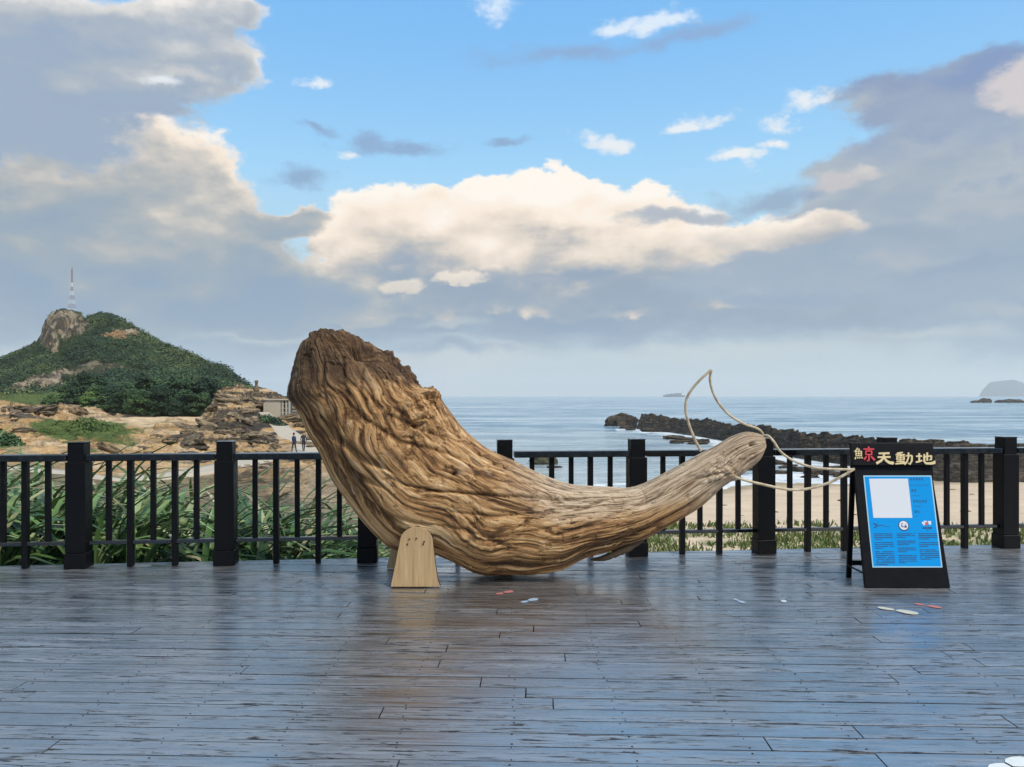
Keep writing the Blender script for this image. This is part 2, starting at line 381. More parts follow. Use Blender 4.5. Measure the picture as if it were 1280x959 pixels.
cw = t.mix(t.ss(tb + (f3 - 0.5) * 0.5, 0.3, 0.8), cw, dark)
cw = t.mix(t.ss(f3, 0.58, 0.74) * 0.45, cw, (0.26, 0.12, 0.06))
st_ = t.noise(t.vmul(uv, (3.0, 7, 7)), 1.0, 7, 0.7, 0.8)
cw = t.mix(t.ss(st_, 0.56, 0.68) * 0.55, cw, t.mix(g, (0.035, 0.022, 0.013), (0.22, 0.14, 0.08)))
cw = t.mix(t.ss(st_, 0.44, 0.34) * 0.30, cw, t.mix(g, (0.20, 0.15, 0.10), (0.60, 0.50, 0.38)))
chk = t.ss(t.noise(t.vmul(uv, (2.4, 52, 52)), 1.0, 3, 0.55, 0.3), 0.63, 0.69)
cw = t.mix(chk * .85, cw, (0.022, 0.013, 0.008))
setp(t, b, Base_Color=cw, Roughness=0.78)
b.inputs['Specular IOR Level'].default_value = 0.25
t.put(b.inputs['Normal'], t.bump(f1 * 0.8 + f2 * 0.45 + st_ * .4 - chk * .6, 1.0, 0.015))
M_fin, t, b = mat('board_timber')
o = t.coord('Object')
fg = t.noise(t.vmul(o, (55, 30, 2.2)), 1.0, 6, 0.6, 0.5)
setp(t, b, Base_Color=t.ramp(fg, [(0.25, (0.26, 0.165, 0.075)), (0.5, (0.40, 0.27, 0.135)), (0.75, (0.50, 0.36, 0.20))]), Roughness=0.6)
t.put(b.inputs['Normal'], t.bump(fg, 0.35, 0.003))
M_finedge = plain('board_edge', (0.035, 0.025, 0.018), 0.8, 0.3, 20)
M_fin_dark = plain('splinter_wood', (0.06, 0.038, 0.02), 0.85, 0.5, 12, 0.6, 0.01)
M_cane, t, b = mat('cane')
o = t.coord('Object')
cn = t.noise(o, 18, 5, 0.6)
setp(t, b, Base_Color=t.ramp(cn, [(0.3, (0.30, 0.22, 0.13)), (0.55, (0.52, 0.43, 0.29)), (0.75, (0.64, 0.56, 0.42))]), Roughness=0.5)
M_bolt = plain('bolt_steel', (0.06, 0.05, 0.045), 0.45, 0.2, 40, metal=0.8)

# land
M_land, t, b = mat('headland_ground')
c = t.attr('Col'); wp = t.pos()
X, Y, Z = t.xyz(wp)
n1 = t.noise(wp, 0.9, 8, 0.65); n2 = t.noise(t.vmul(wp, (0.6, 0.6, 5.0)), 1.0, 7, 0.65, 0.6); n3 = t.noise(wp, 6.0, 5, 0.6)
v = (n1 * 0.35 + n2 * 0.4 + n3 * 0.25)
k = t.ramp(v, [(0.34, (0.30, 0.28, 0.26)), (0.5, (0.95, 0.95, 0.95)), (0.66, (1.5, 1.47, 1.4))])
setp(t, b, Base_Color=t.mix(1.0, c, k, 'MULTIPLY'), Roughness=0.92)
b.inputs['Specular IOR Level'].default_value = 0.15
t.put(b.inputs['Normal'], t.bump(n2 * 0.6 + n1 * 0.3 + n3 * 0.25, 0.9, 0.5))
M_sand, t, b = mat('beach_sand')
c = t.attr('Col'); wp = t.pos()
n1 = t.noise(wp, 0.5, 7, 0.6); n3 = t.noise(wp, 9.0, 5, 0.65)
k = t.ramp(n1 * 0.5 + n3 * 0.5, [(0.3, (0.72, 0.72, 0.72)), (0.5, (0.98, 0.98, 0.98)), (0.7, (1.15, 1.15, 1.15))])
setp(t, b, Base_Color=t.mix(1.0, c, k, 'MULTIPLY'), Roughness=0.95)
b.inputs['Specular IOR Level'].default_value = 0.1
t.put(b.inputs['Normal'], t.bump(n1 * 0.6 + n3 * 0.2, 0.5, 0.3))
def rockmat(name, lo, mid, hi, moss=0.0):
    m, t, b = mat(name); o = t.coord('Object'); r = t.rand()
    ov = t.vadd(o, t.vec(r * 30.0, r * 11.0, 0.0))
    a = t.noise(t.vmul(ov, (0.5, 0.5, 4.5)), 1.0, 8, 0.66, 0.7); n = t.noise(ov, 2.6, 6, 0.65)
    cc = t.ramp(a * 0.6 + n * 0.4, [(0.36, lo), (0.49, mid), (0.62, hi)])
    if moss:
        nz = t.xyz(E(t, t.n.new('ShaderNodeNewGeometry').outputs['Normal']))[2]
        cc = t.mix(t.ss(nz + (n - .5), 0.5, 0.9) * moss, cc, (0.05, 0.075, 0.022))
    setp(t, b, Base_Color=cc, Roughness=0.88)
    b.inputs['Specular IOR Level'].default_value = 0.2
    t.put(b.inputs['Normal'], t.bump(a * 0.7 + n * 0.4, 1.0, 0.3))
    return m
M_rock = rockmat('sandstone', (0.030, 0.026, 0.021), (0.15, 0.115, 0.075), (0.38, 0.28, 0.165))
M_reef = rockmat('reef_rock', (0.012, 0.011, 0.010), (0.042, 0.035, 0.027), (0.14, 0.108, 0.075))
M_ledge = rockmat('dark_sandstone', (0.018, 0.016, 0.014), (0.075, 0.06, 0.042), (0.24, 0.18, 0.11))
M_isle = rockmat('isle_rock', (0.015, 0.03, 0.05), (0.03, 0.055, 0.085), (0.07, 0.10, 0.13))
M_moss = rockmat('mossy_rock', (0.02, 0.02, 0.015), (0.06, 0.06, 0.04), (0.12, 0.11, 0.08), 0.9)
M_path = plain('pale_concrete', (0.44, 0.385, 0.30), 0.85, 0.15, 1.2, 0.2, 0.05)

def leafmat(name, lo, mid, hi, scale=1.0, rough=0.55, obj=False, trans=0.0):
    m, t, b = mat(name); wp = t.coord('Object') if obj else t.pos()
    n = t.noise(wp, scale, 4, 0.6); r = t.rand()
    f = (n * 0.7 + r * 0.3) if obj else n
    setp(t, b, Base_Color=t.ramp(f, [(0.3, lo), (0.5, mid), (0.7, hi)]), Roughness=rough)
    b.inputs['Specular IOR Level'].default_value = 0.3
    return m
M_wood = leafmat('hill_foliage', (0.016, 0.042, 0.028), (0.034, 0.072, 0.036), (0.105, 0.145, 0.05), 0.045, 0.8)
M_crown = leafmat('tree_foliage', (0.014, 0.034, 0.020), (0.034, 0.075, 0.034), (0.080, 0.145, 0.045), 0.3, 0.7)
t = NT(M_wood.node_tree); b = M_wood.node_tree.nodes['Principled BSDF']
old = b.inputs['Base Color'].links[0].from_socket
t.put(b.inputs['Base Color'], t.mix(1.0, E(t, old), t.attr('tint'), 'MULTIPLY'))
t = NT(M_crown.node_tree); b = M_crown.node_tree.nodes['Principled BSDF']
old = b.inputs['Base Color'].links[0].from_socket
t.put(b.inputs['Base Color'], t.mix(1.0, E(t, old), t.ramp(t.rand(), [(0, (.55, .62, .7)), (.5, (1, 1, 1)), (1, (1.7, 1.6, 1.2))]), 'MULTIPLY'))
M_shrub = leafmat('shrub_foliage', (0.05, 0.085, 0.02), (0.085, 0.14, 0.035), (0.14, 0.20, 0.05), 1.2, 0.7)
M_bark = plain('bark', (0.10, 0.075, 0.05), 0.9, 0.3, 6, 0.6, 0.03)
M_strap, t, b = mat('strap_leaf')
r = t.rand(); o = t.coord('Object'); n = t.noise(t.vmul(o, (3, 30, 3)), 1.0, 3, 0.5)
lc = t.ramp(r, [(0.0, (0.025, 0.065, 0.022)), (0.3, (0.06, 0.14, 0.04)), (0.62, (0.12, 0.23, 0.07)), (0.87, (0.28, 0.38, 0.18)), (1.0, (0.50, 0.46, 0.29))])
lx, ly, lz = t.xyz(o)
tip = t.ss(lx * lx + lz * lz + (n - .5) * .5, .75, 1.25) * t.ss(r, .3, .8)
setp(t, b, Base_Color=t.mix(tip * .75, t.mix(t.ss(n, 0.4, 0.65) * 0.35, lc, (0.16, 0.22, 0.09)), (.20, .145, .07)), Roughness=0.36, IOR=1.5)
M_grass = leafmat('grass_blades', (0.06, 0.09, 0.02), (0.11, 0.15, 0.04), (0.20, 0.22, 0.08), 2.0, 0.7)

M_wall = plain('white_render', (0.46, 0.41, 0.33), 0.8, 0.2, 2)
M_wallb = plain('retaining_stone', (0.33, 0.28, 0.20), 0.9, 0.3, 1.5, 0.5, 0.05)
M_blue = plain('blue_glass', (0.06, 0.12, 0.18), 0.15, 0.2, 3, 0)
M_red = plain('tower_red', (0.30, 0.16, 0.16), 0.6, 0.1, 2)
M_white = plain('white_paint', (0.78, 0.78, 0.78), 0.55, 0.08, 3)
# ------------------------------------------------------------------ the deck
FA, FB = 7.277, 0.1012                              # railing line: y = FA + FB * x
PS = -0.035                                         # direction of the boards: y falls by this per metre of x
deck = ob('deck', box_mesh('deck', -9, 11, -3, 6.35, -0.16, -0.048, M_under, 0), None); tag(deck, kind='structure')
bm = bmesh.new()
vs = [(-9, 6.35), (11, 6.35), (11, FA + FB * 11 + 0.10), (-9, FA - FB * 9 + 0.10)]
a = [bm.verts.new((x, y, -0.16)) for x, y in vs]; c2 = [bm.verts.new((x, y, -0.048)) for x, y in vs]
bm.faces.new(a); bm.faces.new(c2)
for i in range(4): bm.faces.new((a[i], a[(i + 1) % 4], c2[(i + 1) % 4], c2[i]))
ob('joist', bm_mesh('joist', bm, M_under), deck)
pitch, pw = 0.1365, 0.1280
tanp = math.atan(PS)
nails = []
def edge_y(x): return FA + FB * x + 0.13
stock = {L: box_mesh('plank_%d' % int(L * 100), -L / 2, L / 2, -pw / 2, pw / 2, -0.04, 0, M_plank, 0) for L in (1.8, 2.4, 2.7, 3.0, 3.6, 4.2)}
cs, sn = math.cos(tanp), math.sin(tanp)
for row in range(47):
    y0 = 2.06 + row * pitch
    x = -6.9 - rng.random() * 2.4
    while x < 7.6:
        L = rng.choice([2.4, 2.7, 3.0, 3.6, 4.2, 4.2])
        xc = x + L / 2; yc = y0 + PS * xc
        x0, x1 = x, x + L; x = x1 + 0.005
        if x1 < -6.6 or x0 > 8.6: continue
        dz = rng.uniform(-0.0012, 0.0012); tilt = rng.gauss(0, 0.0035); gap = rng.choice([0, 0, 0, 0.0015, 0.003, -0.0015])
        ylo0, ylo1 = y0 + PS * x0 - pw / 2, y0 + PS * x1 - pw / 2
        if ylo0 > edge_y(x0) and ylo1 > edge_y(x1): continue
        if y0 + PS * x0 + pw / 2 < edge_y(x0) and y0 + PS * x1 + pw / 2 < edge_y(x1):
            o = ob('plank', stock[L], deck, (xc, yc + gap, dz), (tilt, rng.gauss(0, 0.0004), tanp))
        else:                                       # trimmed along the railing
            poly = [(x0, y0 + PS * x0 - pw / 2), (x1, y0 + PS * x1 - pw / 2), (x1, y0 + PS * x1 + pw / 2), (x0, y0 + PS * x0 + pw / 2)]
            outp = []
            for i in range(4):
                p, q = poly[i], poly[(i + 1) % 4]; dp, dq = edge_y(p[0]) - p[1], edge_y(q[0]) - q[1]
                if dp >= 0: outp.append(p)
                if dp * dq < 0: s_ = dp / (dp - dq); outp.append((p[0] + (q[0] - p[0]) * s_, p[1] + (q[1] - p[1]) * s_))
            if len(outp) < 3: continue
            bm = bmesh.new()
            loc = [((p[0] - xc) * cs + (p[1] - yc) * sn, -(p[0] - xc) * sn + (p[1] - yc) * cs) for p in outp]
            lo_ = [bm.verts.new((u, v, -0.04)) for u, v in loc]; hi_ = [bm.verts.new((u, v, 0)) for u, v in loc]
            bm.faces.new(lo_); bm.faces.new(hi_)
            for i in range(len(loc)): bm.faces.new((lo_[i], lo_[(i + 1) % len(loc)], hi_[(i + 1) % len(loc)], hi_[i]))
            o = ob('plank', bm_mesh('plank_cut', bm, M_plank), deck, (xc, yc, dz), (0, 0, tanp))
        # two nails at every joist
        j = math.ceil(x0 / 0.52)
        while j * 0.52 < x1:
            nx = j * 0.52 + rng.gauss(0, 0.012)
            for s_ in (-1, 1):
                ny = y0 + PS * nx + s_ * 0.045 + rng.gauss(0, 0.005)
                if x0 + 0.02 < nx < x1 - 0.02 and ny < edge_y(nx) - 0.02: nails.append((nx, ny, dz + 0.0012 + tilt * s_ * 0.045, rng.uniform(0.0028, 0.0056)))
            j += 1
V, Fc = [], []
for nx, ny, nz, nr in nails:
    k = len(V)
    for i in range(8): V.append((nx + nr * math.cos(i * math.pi / 4), ny + nr * math.sin(i * math.pi / 4), nz + 0.0003))
    for i in range(8): V.append((nx + 1.15 * nr * math.cos(i * math.pi / 4), ny + 1.15 * nr * math.sin(i * math.pi / 4), nz - 0.004))
    Fc.append(list(range(k, k + 8)))
    for i in range(8): Fc.append([k + 8 + i, k + 8 + (i + 1) % 8, k + (i + 1) % 8, k + i])
no = ob('nail_heads', mesh_np('nail_heads', V, Fc, M_nail, False), deck); no['kind'] = 'stuff'

# ------------------------------------------------------------------ the railing
rail_a = math.atan(FB)
railing = thing('railing', 'black painted timber railing with square posts along the seaward edge of the deck', 'railing', (0, FA, 0), rail_a)
SP = 1.283 * math.sqrt(1 + FB * FB) / 1.0
S0 = -3.92 * math.sqrt(1 + FB * FB)
m_core = box_mesh('post', -0.07, 0.07, -0.07, 0.07, 0, 1.125, M_iron, 0.005)
bm = bmesh.new(); bm_box(bm, -0.086, 0.086, -0.078, 0.078, 0.14, 0.955, 0.004); m_sl = bm_mesh('post_sleeve', bm, M_iron)
m_base = box_mesh('post_base', -0.093, 0.093, -0.09, 0.09, 0.001, 0.138, M_iron, 0.005)
m_cap = box_mesh('post_cap', -0.073, 0.073, -0.073, 0.073, 1.125, 1.134, M_rail, 0.003)
Ls = SP - 0.172
m_top = box_mesh('top_rail', 0, Ls, -0.07, 0.07, 0.962, 1.022, M_rail, 0.006)
m_low = box_mesh('bottom_rail', 0, Ls, -0.03, 0.03, 0.205, 0.238, M_rail, 0.004)
m_bal = [box_mesh('baluster_short', -0.0225, 0.0225, -0.02, 0.02, 0.2385, 0.9615, M_iron, 0.003), box_mesh('baluster_long', -0.0235, 0.0235, -0.0315, 0.0315, 0.001, 0.9615, M_iron, 0.003)]
for k in range(-3, 12):
    s = S0 + k * SP
    p = ob('post', m_core, railing, (s, 0, 0))
    ob('post_sleeve', m_sl, p); ob('post_base', m_base, p); ob('post_cap', m_cap, p)
    if k == 11: break
    s1 = s + 0.086
    ob('top_rail', m_top, railing, (s1, 0, 0))
    # lower rail in pieces between the balusters that reach the deck
    bs = [s + SP / 2 + (i - 2) * 0.191 for i in range(5)]
    cuts = [s1, bs[1], bs[3], s1 + Ls]
    for i in range(3):
        a0 = cuts[i] + (0.0237 if i else 0); a1 = cuts[i + 1] - (0.0237 if i < 2 else 0)
        o = ob('bottom_rail', m_low, railing, (a0, 0, 0)); o.scale = ((a1 - a0) / Ls, 1, 1)
    for i, bx in enumerate(bs): ob('baluster', m_bal[i % 2], railing, (bx + rng.gauss(0, .003), rng.gauss(0, .002), 0), (0, rng.gauss(0, .002), rng.gauss(0, .02)))

# ------------------------------------------------------------------ the driftwood whale
YC = 6.55
ringsTB = [((956, 548), (956, 559)), ((953, 544), (954, 566)), ((944, 541), (949, 575)), ((931, 540), (941, 582)), ((914, 546), (929, 589)), ((897, 556), (917, 597)), ((880, 565), (903, 608)),
           ((845, 584), (873, 635)), ((803, 605), (825, 663)), ((783, 609.5), (803, 674)), ((752, 608.5), (766, 687)), ((722, 607), (730, 697)), ((700, 602), (702, 711)), ((672, 591), (668, 717)), ((640, 575), (630, 717.5)), ((612, 562), (597, 716)),
           ((590, 546), (548, 694)), ((577, 533), (495, 686)), ((567, 520), (465, 663)), ((560, 511), (436, 627)), ((553, 501), (415, 597)),
           ((546, 490), (401, 566)), ((533, 487), (386, 541)), ((522, 476), (376, 516)), ((510, 459), (362, 496)), ((493, 445), (366, 472)), ((470, 431), (371, 449)), ((447, 419), (377, 432)), ((432, 413), (385, 422)), ((416, 410), (387, 416))]
hw = [0.035, 0.075, 0.105, 0.125, 0.13, 0.135, 0.14, 0.155, 0.20, 0.24, 0.28, 0.33, 0.36, 0.39, 0.42, 0.43, 0.44, 0.45, 0.46, 0.46, 0.46, 0.46, 0.45, 0.44, 0.42, 0.39, 0.34, 0.29, 0.22, 0.14]
NR, NC = 980, 420
T_ = catmull([(*P(*a, YC),) for a, b_ in ringsTB], NR); B_ = catmull([(*P(*b_, YC),) for a, b_ in ringsTB], NR)
w_ = catmull([(w, 0, 0) for w in hw], NR)[:, 0]
Cc = (T_ + B_) / 2
Lu = np.concatenate([[0], np.cumsum(np.linalg.norm(np.diff(Cc, axis=0), axis=1))]); Ltot = Lu[-1]
th = np.linspace(0, 2 * math.pi, NC, endpoint=False)
ct, st = np.cos(th), np.sin(th)
ex = 0.92
se = lambda c: np.sign(c) * np.abs(c) ** ex
# theta 0 = upper outline, 90 deg = towards the viewer, 180 = lower outline
Vx = Cc[:, None, 0] + se(ct)[None] * ((T_ - B_) / 2)[:, None, 0]
Vz = Cc[:, None, 2] + se(ct)[None] * ((T_ - B_) / 2)[:, None, 2]
Vy = YC - se(st)[None] * w_[:, None]
Vb = np.stack([Vx, Vy, Vz], -1)
U = np.repeat(Lu[:, None], NC, 1)
a_ = np.repeat((ct * 0.5)[None], NR, 0); b_ = np.repeat((st * 0.5)[None], NR, 0)
du = np.gradient(Vb, axis=0); dv = np.roll(Vb, -1, 1) - np.roll(Vb, 1, 1)
Nn = np.cross(dv, du); Nn /= np.linalg.norm(Nn, axis=2)[..., None] + 1e-12
if (Nn[NR // 2, :, :] * (Vb[NR // 2] - Cc[NR // 2])).sum() < 0: Nn = -Nn
wrp = fbm(U * 1.2, a_ * 2.4, b_ * 2.4, 3) * 0.10 + fbm(U * 4.5, a_ * 4, b_ * 4, 2) * 0.020
pxv0 = CX + Vb[..., 0] / Vb[..., 1] * F; pyv0 = HY - (Vb[..., 2] - CH) / Vb[..., 1] * F
for kx, ky, kr, kh in ((600, 674, 26, .16), (522, 518, 26, .16), (905, 588, 20, .14), (465, 560, 36, .13), (700, 640, 18, -.08), (835, 622, 16, .09), (440, 500, 26, -.10), (640, 640, 22, .07), (560, 560, 26, -.07)):
    wrp = wrp + .42 * kh * np.exp(-((pxv0 - kx) / (kr * 1.5)) ** 2 - ((pyv0 - ky) / kr) ** 2) * (Vb[..., 1] < YC)
wrp = wrp + .007 * fbm(Vb[..., 0] * 11, Vb[..., 1] * 11, Vb[..., 2] * 11, 3)
aw, bw = a_ + wrp, b_ + wrp * 0.8
ridge = lambda n, k=.09: -np.exp(-(n / k) ** 2)
big = fbm(U * 0.9, a_ * 1.9 + 5, b_ * 1.9, 3)
gr1 = ridge(fbm(U * 0.5, aw * 5.5, bw * 5.5, 2), .055)
gr2 = ridge(fbm(U * 1.0 + 9, aw * 13, bw * 13, 2), .10)
gr3 = fbm(U * 2.2, aw * 32, bw * 32, 4, .6); gr0 = fbm(U * .8, aw * 8, bw * 8, 3)
uN = U / Ltot
thick = np.clip(np.linalg.norm(T_ - B_, axis=1), 0, 1.0)[:, None]
headk = sstep(uN, 0.80, 0.93); tailk = 1 - sstep(uN, 0.05, 0.30)
amp = 0.35 + 0.65 * sstep(thick, 0.1, 0.7)
disp = amp * (0.026 * big + 0.006 * gr0 + 0.010 * gr1 + 0.005 * gr2 + 0.0055 * gr3) * (.35 + .65 * np.abs(st))[None]
fi = fbm(Vb[..., 0] * 13, Vb[..., 1] * 13, Vb[..., 2] * 13, 4, .6)
disp = disp + amp * .010 * fi * (.5 + headk) - amp * .012 * sstep(fi, .22, .34)
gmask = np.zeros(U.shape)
# rough broken crown of the stump: blocky flakes
fl = fbm(Vb[..., 0] * 7, Vb[..., 1] * 7, Vb[..., 2] * 9, 4, 0.6)
flq = np.floor(fl * 9) / 9
pxv = CX + Vb[..., 0] / Vb[..., 1] * F; pyv = HY - (Vb[..., 2] - CH) / Vb[..., 1] * F
front = sstep(YC + 0.12 - Vb[..., 1], 0, 0.2)
crown = sstep(432 + (pxv - 385) * 0.42 - pyv + fl * 26, -6, 16) * sstep(uN, .74, .80)
disp += crown * (flq * 0.06 + fl * 0.02 - .012)
# the torn knot below the crown, with its ragged lower lip, and the hollow
def dist_poly(poly):
    best = np.full(pxv.shape, 1e9); tt = np.zeros(pxv.shape); n = len(poly) - 1
    for i in range(n):
        ax, ay = poly[i]; bx, by = poly[i + 1]
        ex_, ey_ = bx - ax, by - ay
        t_ = np.clip(((pxv - ax) * ex_ + (pyv - ay) * ey_) / (ex_ ** 2 + ey_ ** 2), 0, 1)
        d = np.hypot(pxv - ax - t_ * ex_, pyv - ay - t_ * ey_)
        m = d < best; best = np.where(m, d, best); tt = np.where(m, (i + t_) / n, tt)
    return best, tt
wob = fbm(Vb[..., 0] * 9, 0, Vb[..., 2] * 9, 3) * 5
def groove(poly, wpx, depth):
    global disp, gmask
    d, tt = dist_poly(poly)
    taper = np.clip(np.minimum(tt, 1 - tt) * 6, 0.15, 1)
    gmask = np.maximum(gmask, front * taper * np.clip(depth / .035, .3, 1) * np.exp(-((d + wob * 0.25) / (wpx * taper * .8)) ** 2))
    depth *= .66
    disp = disp - front * depth * taper * np.exp(-((d + wob * 0.25) / (wpx * taper)) ** 2)
def lump(px, py, rx, ry, h, nz=0.0):
    global disp
    q = ((pxv - px) / rx) ** 2 + ((pyv - py) / ry) ** 2
    disp = disp + front * np.exp(-q) * (h + nz * fl)
for poly, wpx, dep in [
    ([(480, 591), (505, 606), (540, 613), (600, 618), (660, 621), (715, 624), (745, 622)], 2.2, 0.045),
    ([(712, 641), (735, 634), (757, 623)], 2.2, 0.04), ([(745, 616), (770, 612), (792, 609)], 1.6, 0.025),
    ([(640, 668), (680, 662), (705, 655)], 1.8, 0.02), ([(660, 680), (720, 662), (790, 636), (850, 607), (910, 570)], 2.2, 0.016),
    ([(700, 700), (760, 680), (810, 660), (860, 634), (895, 606)], 3.0, 0.03), ([(770, 685), (800, 668), (835, 655)], 2.6, 0.05),
    ([(860, 583), (890, 563), (925, 545)], 1.6, 0.018), ([(840, 625), (870, 600), (905, 590), (930, 572)], 2.2, 0.025),
    ([(395, 512), (420, 545), (452, 570), (490, 590)], 5.0, 0.06), ([(383, 520), (405, 555), (440, 590), (480, 612)], 3.6, 0.05),
    ([(415, 480), (450, 520), (500, 552), (560, 566), (620, 590)], 3.0, 0.035), ([(440, 470), (480, 515), (530, 540), (575, 548)], 3.0, 0.032),
    ([(400, 560), (432, 600), (470, 640), (520, 664)], 3.0, 0.035), ([(420, 590), (450, 622), (490, 646), (545, 660)], 2.6, 0.03),
    ([(500, 625), (560, 640), (620, 646), (690, 640)], 2.4, 0.022), ([(545, 655), (600, 668), (650, 690)], 2.4, 0.026),
    ([(475, 470), (490, 500), (515, 528)], 2.6, 0.04), ([(500, 470), (515, 500), (526, 520)], 2.4, 0.035), ([(455, 455), (450, 490), (470, 530)], 2.6, 0.03),
    ([(430, 440), (428, 475), (440, 505)], 2.4, 0.028), ([(405, 440), (402, 480), (412, 510)], 2.6, 0.03),
    ([(540, 495), (552, 512), (565, 528)], 1.6, 0.014), ([(520, 560), (560, 585), (620, 600), (680, 607)], 2.0, 0.02)]:
    groove(poly, wpx, dep)
lump(522, 520, 14, 22, 0.055, 0.16); lump(538, 498, 12, 12, 0.035, 0.14); lump(519, 533, 5, 4, -0.09)
lump(457, 438, 17, 9, -0.17); lump(478, 428, 10, 8, 0.04, 0.1)
lump(600, 676, 30, 18, 0.045, 0.07); lump(470, 560, 45, 22, 0.035); lump(420, 505, 30, 22, 0.035); lump(905, 590, 26, 12, 0.03, 0.08)
for hx, hy, hr in ((602, 567, 3), (619, 578, 2.6), (632, 582, 2.4), (568, 592, 3), (940, 556, 3.5), (884, 636, 3)):
    lump(hx, hy, hr, hr * 0.8, -0.05)
Vd = Vb + Nn * disp[..., None]
Vd[..., 2] = np.maximum(Vd[..., 2], 0.002 + 0.004 * fl)
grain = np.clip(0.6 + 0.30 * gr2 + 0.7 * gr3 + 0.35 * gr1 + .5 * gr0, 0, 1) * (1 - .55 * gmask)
tone = np.stack([np.clip(tailk * 0.9 + 0.3 * sstep(uN, 0.0, 0.45) * 0 + 0.7 * (1 - sstep(np.abs(uN - 0.25), 0.12, 0.42)) * sstep(ct, -0.5, 0.6)[None], 0, 1), grain, np.clip(headk * 0.85 * sstep(545 - pyv + fl * 40, 0, 60) + crown * 0.4 + 0.34 * sstep(-ct, 0.1, 0.9)[None], 0, 1)], -1)  # third channel browns head and crown, and paints shade on the underside
top_end = Vd[-1].mean(0); tail_end = Vd[0].mean(0)
V = np.concatenate([Vd.reshape(-1, 3), [tail_end], [top_end]])
fq = grid_faces(NR, NC, True)
n0 = NR * NC
cap = np.array([[n0, (i + 1) % NC, i, i] for i in range(0, 0)])
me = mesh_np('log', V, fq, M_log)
bm = bmesh.new(); bm.from_mesh(me); bm.verts.ensure_lookup_table()
for i in range(NC):
    for base_, cv, fl_ in ((0, n0, False), ((NR - 1) * NC, n0 + 1, True)):
        q = [bm.verts[base_ + i], bm.verts[base_ + (i + 1) % NC], bm.verts[cv]]
        f_ = bm.faces.new(q); f_.smooth = True
bmesh.ops.recalc_face_normals(bm, faces=bm.faces)
bm.to_mesh(me); bm.free()
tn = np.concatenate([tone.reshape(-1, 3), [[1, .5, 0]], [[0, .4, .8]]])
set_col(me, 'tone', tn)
at = me.attributes.new('flow', 'FLOAT_VECTOR', 'POINT')
fv = np.concatenate([np.stack([U, aw, bw], -1).reshape(-1, 3), [[0, 0, 0]], [[Ltot, 0, 0]]]).astype(np.float32)
at.data.foreach_set('vector', fv.ravel())
whale = thing('driftwood_whale', 'huge curved driftwood trunk shaped like a whale, with board fins and cane tail loops', 'sculpture', (0.05, YC, 0))
def wpart(name, me): 
    o = ob(name, me, whale); o.matrix_parent_inverse = Matrix.Translation((-0.05, -YC, 0)); return o
wpart('log', me)
# torn splinter under the tail
spl = [P(822, 661, YC - .02), P(786, 684, YC - .08), P(757, 697, YC - .10), P(738, 700, YC - .09)]
wpart('splinter', tube('splinter', [tuple(p) for p in spl], [0.012, 0.034, 0.026, 0.006], M_fin_dark, 40, 12, 0.15))
# cane tail flukes
def cane(pts, r=0.0125):
    return wpart('cane_loop', tube('cane_loop', [tuple(P(a, b2, d)) for a, b2, d in pts], r, M_cane, 120, 10, 0.04))
cane([(876, 564, 6.50), (868, 548, 6.46), (861, 530, 6.44), (857, 512, 6.42), (859, 497, 6.40), (867, 484, 6.38), (878, 472, 6.36), (889, 462.5, 6.35)], 0.0115)
cane([(889.5, 462, 6.35), (887.5, 474, 6.37), (891, 490, 6.40), (899, 505, 6.44), (912, 519, 6.48), (930, 530, 6.51), (945, 535, 6.53), (952, 540, 6.54), (954, 546, 6.55)], 0.0105)
cane([(953, 545, 6.55), (960, 545, 6.50), (967, 552, 6.46), (976, 565, 6.42), (992, 576, 6.38), (1015, 584, 6.34), (1040, 586.5, 6.31), (1067, 587, 6.29)], 0.0105)
cane([(1068, 586, 6.29), (1055, 594, 6.30), (1035, 604, 6.33), (1010, 611, 6.36), (985, 612, 6.38), (955, 606, 6.40), (930, 600, 6.42), (908, 592, 6.46)], 0.0115)
# board fins
def fin(px0, px1, pxt0, pxt1, pyb, pyt, d, lean, n=14):
    x0 = (px0 - CX) / F * d; x1 = (px1 - CX) / F * d; t0 = (pxt0 - CX) / F * d; t1 = (pxt1 - CX) / F * d
    H = (pyb - pyt) / F * d; rr = (t1 - t0) / 2; xm = (t0 + t1) / 2
    zc = H - rr * 0.92
    pts = [(x0 - 0.004, 0.0), (x0 + 0.002, 0.03), (lerp(x0, t0, .5), zc * .5), (t0, zc)]
    pts += [(xm - rr * math.cos(math.pi * i / n), zc + 0.92 * rr * math.sin(math.pi * i / n)) for i in range(1, n)]
    pts += [(t1, zc), (lerp(x1, t1, .5) - .003, zc * .5), (x1 - 0.004, 0.05), (x1 + 0.012, 0.004), (x1 + .012, 0)]
    xm0 = xm
    pr = [(p[0] - xm0, p[1]) for p in pts]
    o = ob('fin_board', prism('fin_board', pr, -0.026, 0.026, M_fin, 0.004), whale)
    o.data.materials.append(M_finedge)
    for f_ in o.data.polygons:
        if abs(f_.normal.y) < 0.4 and f_.area > 0.0004: f_.material_index = 1
    o.rotation_euler = (-lean, 0, 0); o.location = (xm0 - 0.05, d + 0.026 - YC, 0.008)
    return o, xm0, H
f0, fxm, fH = fin(489, 548, 499.5, 541, 735, 660, 6.13, 0.015)
for bx, bz in ((0.0, .39), (0.085, .365), (-0.075, .385), (0.075, .345), (-0.095, .345)):
    bmx = bmesh.new(); bmesh.ops.create_cone(bmx, cap_ends=True, segments=6, radius1=0.0075, radius2=0.006, depth=0.009, matrix=Matrix.Translation((bx * 0.75, -0.030, bz)) @ Matrix.Rotation(R(90), 4, 'X'))
    ob('bolt', bm_mesh('bolt', bmx, M_bolt), f0)
f1, _, _ = fin(484, 541, 494, 537, 714, 640, 6.80, -0.04)
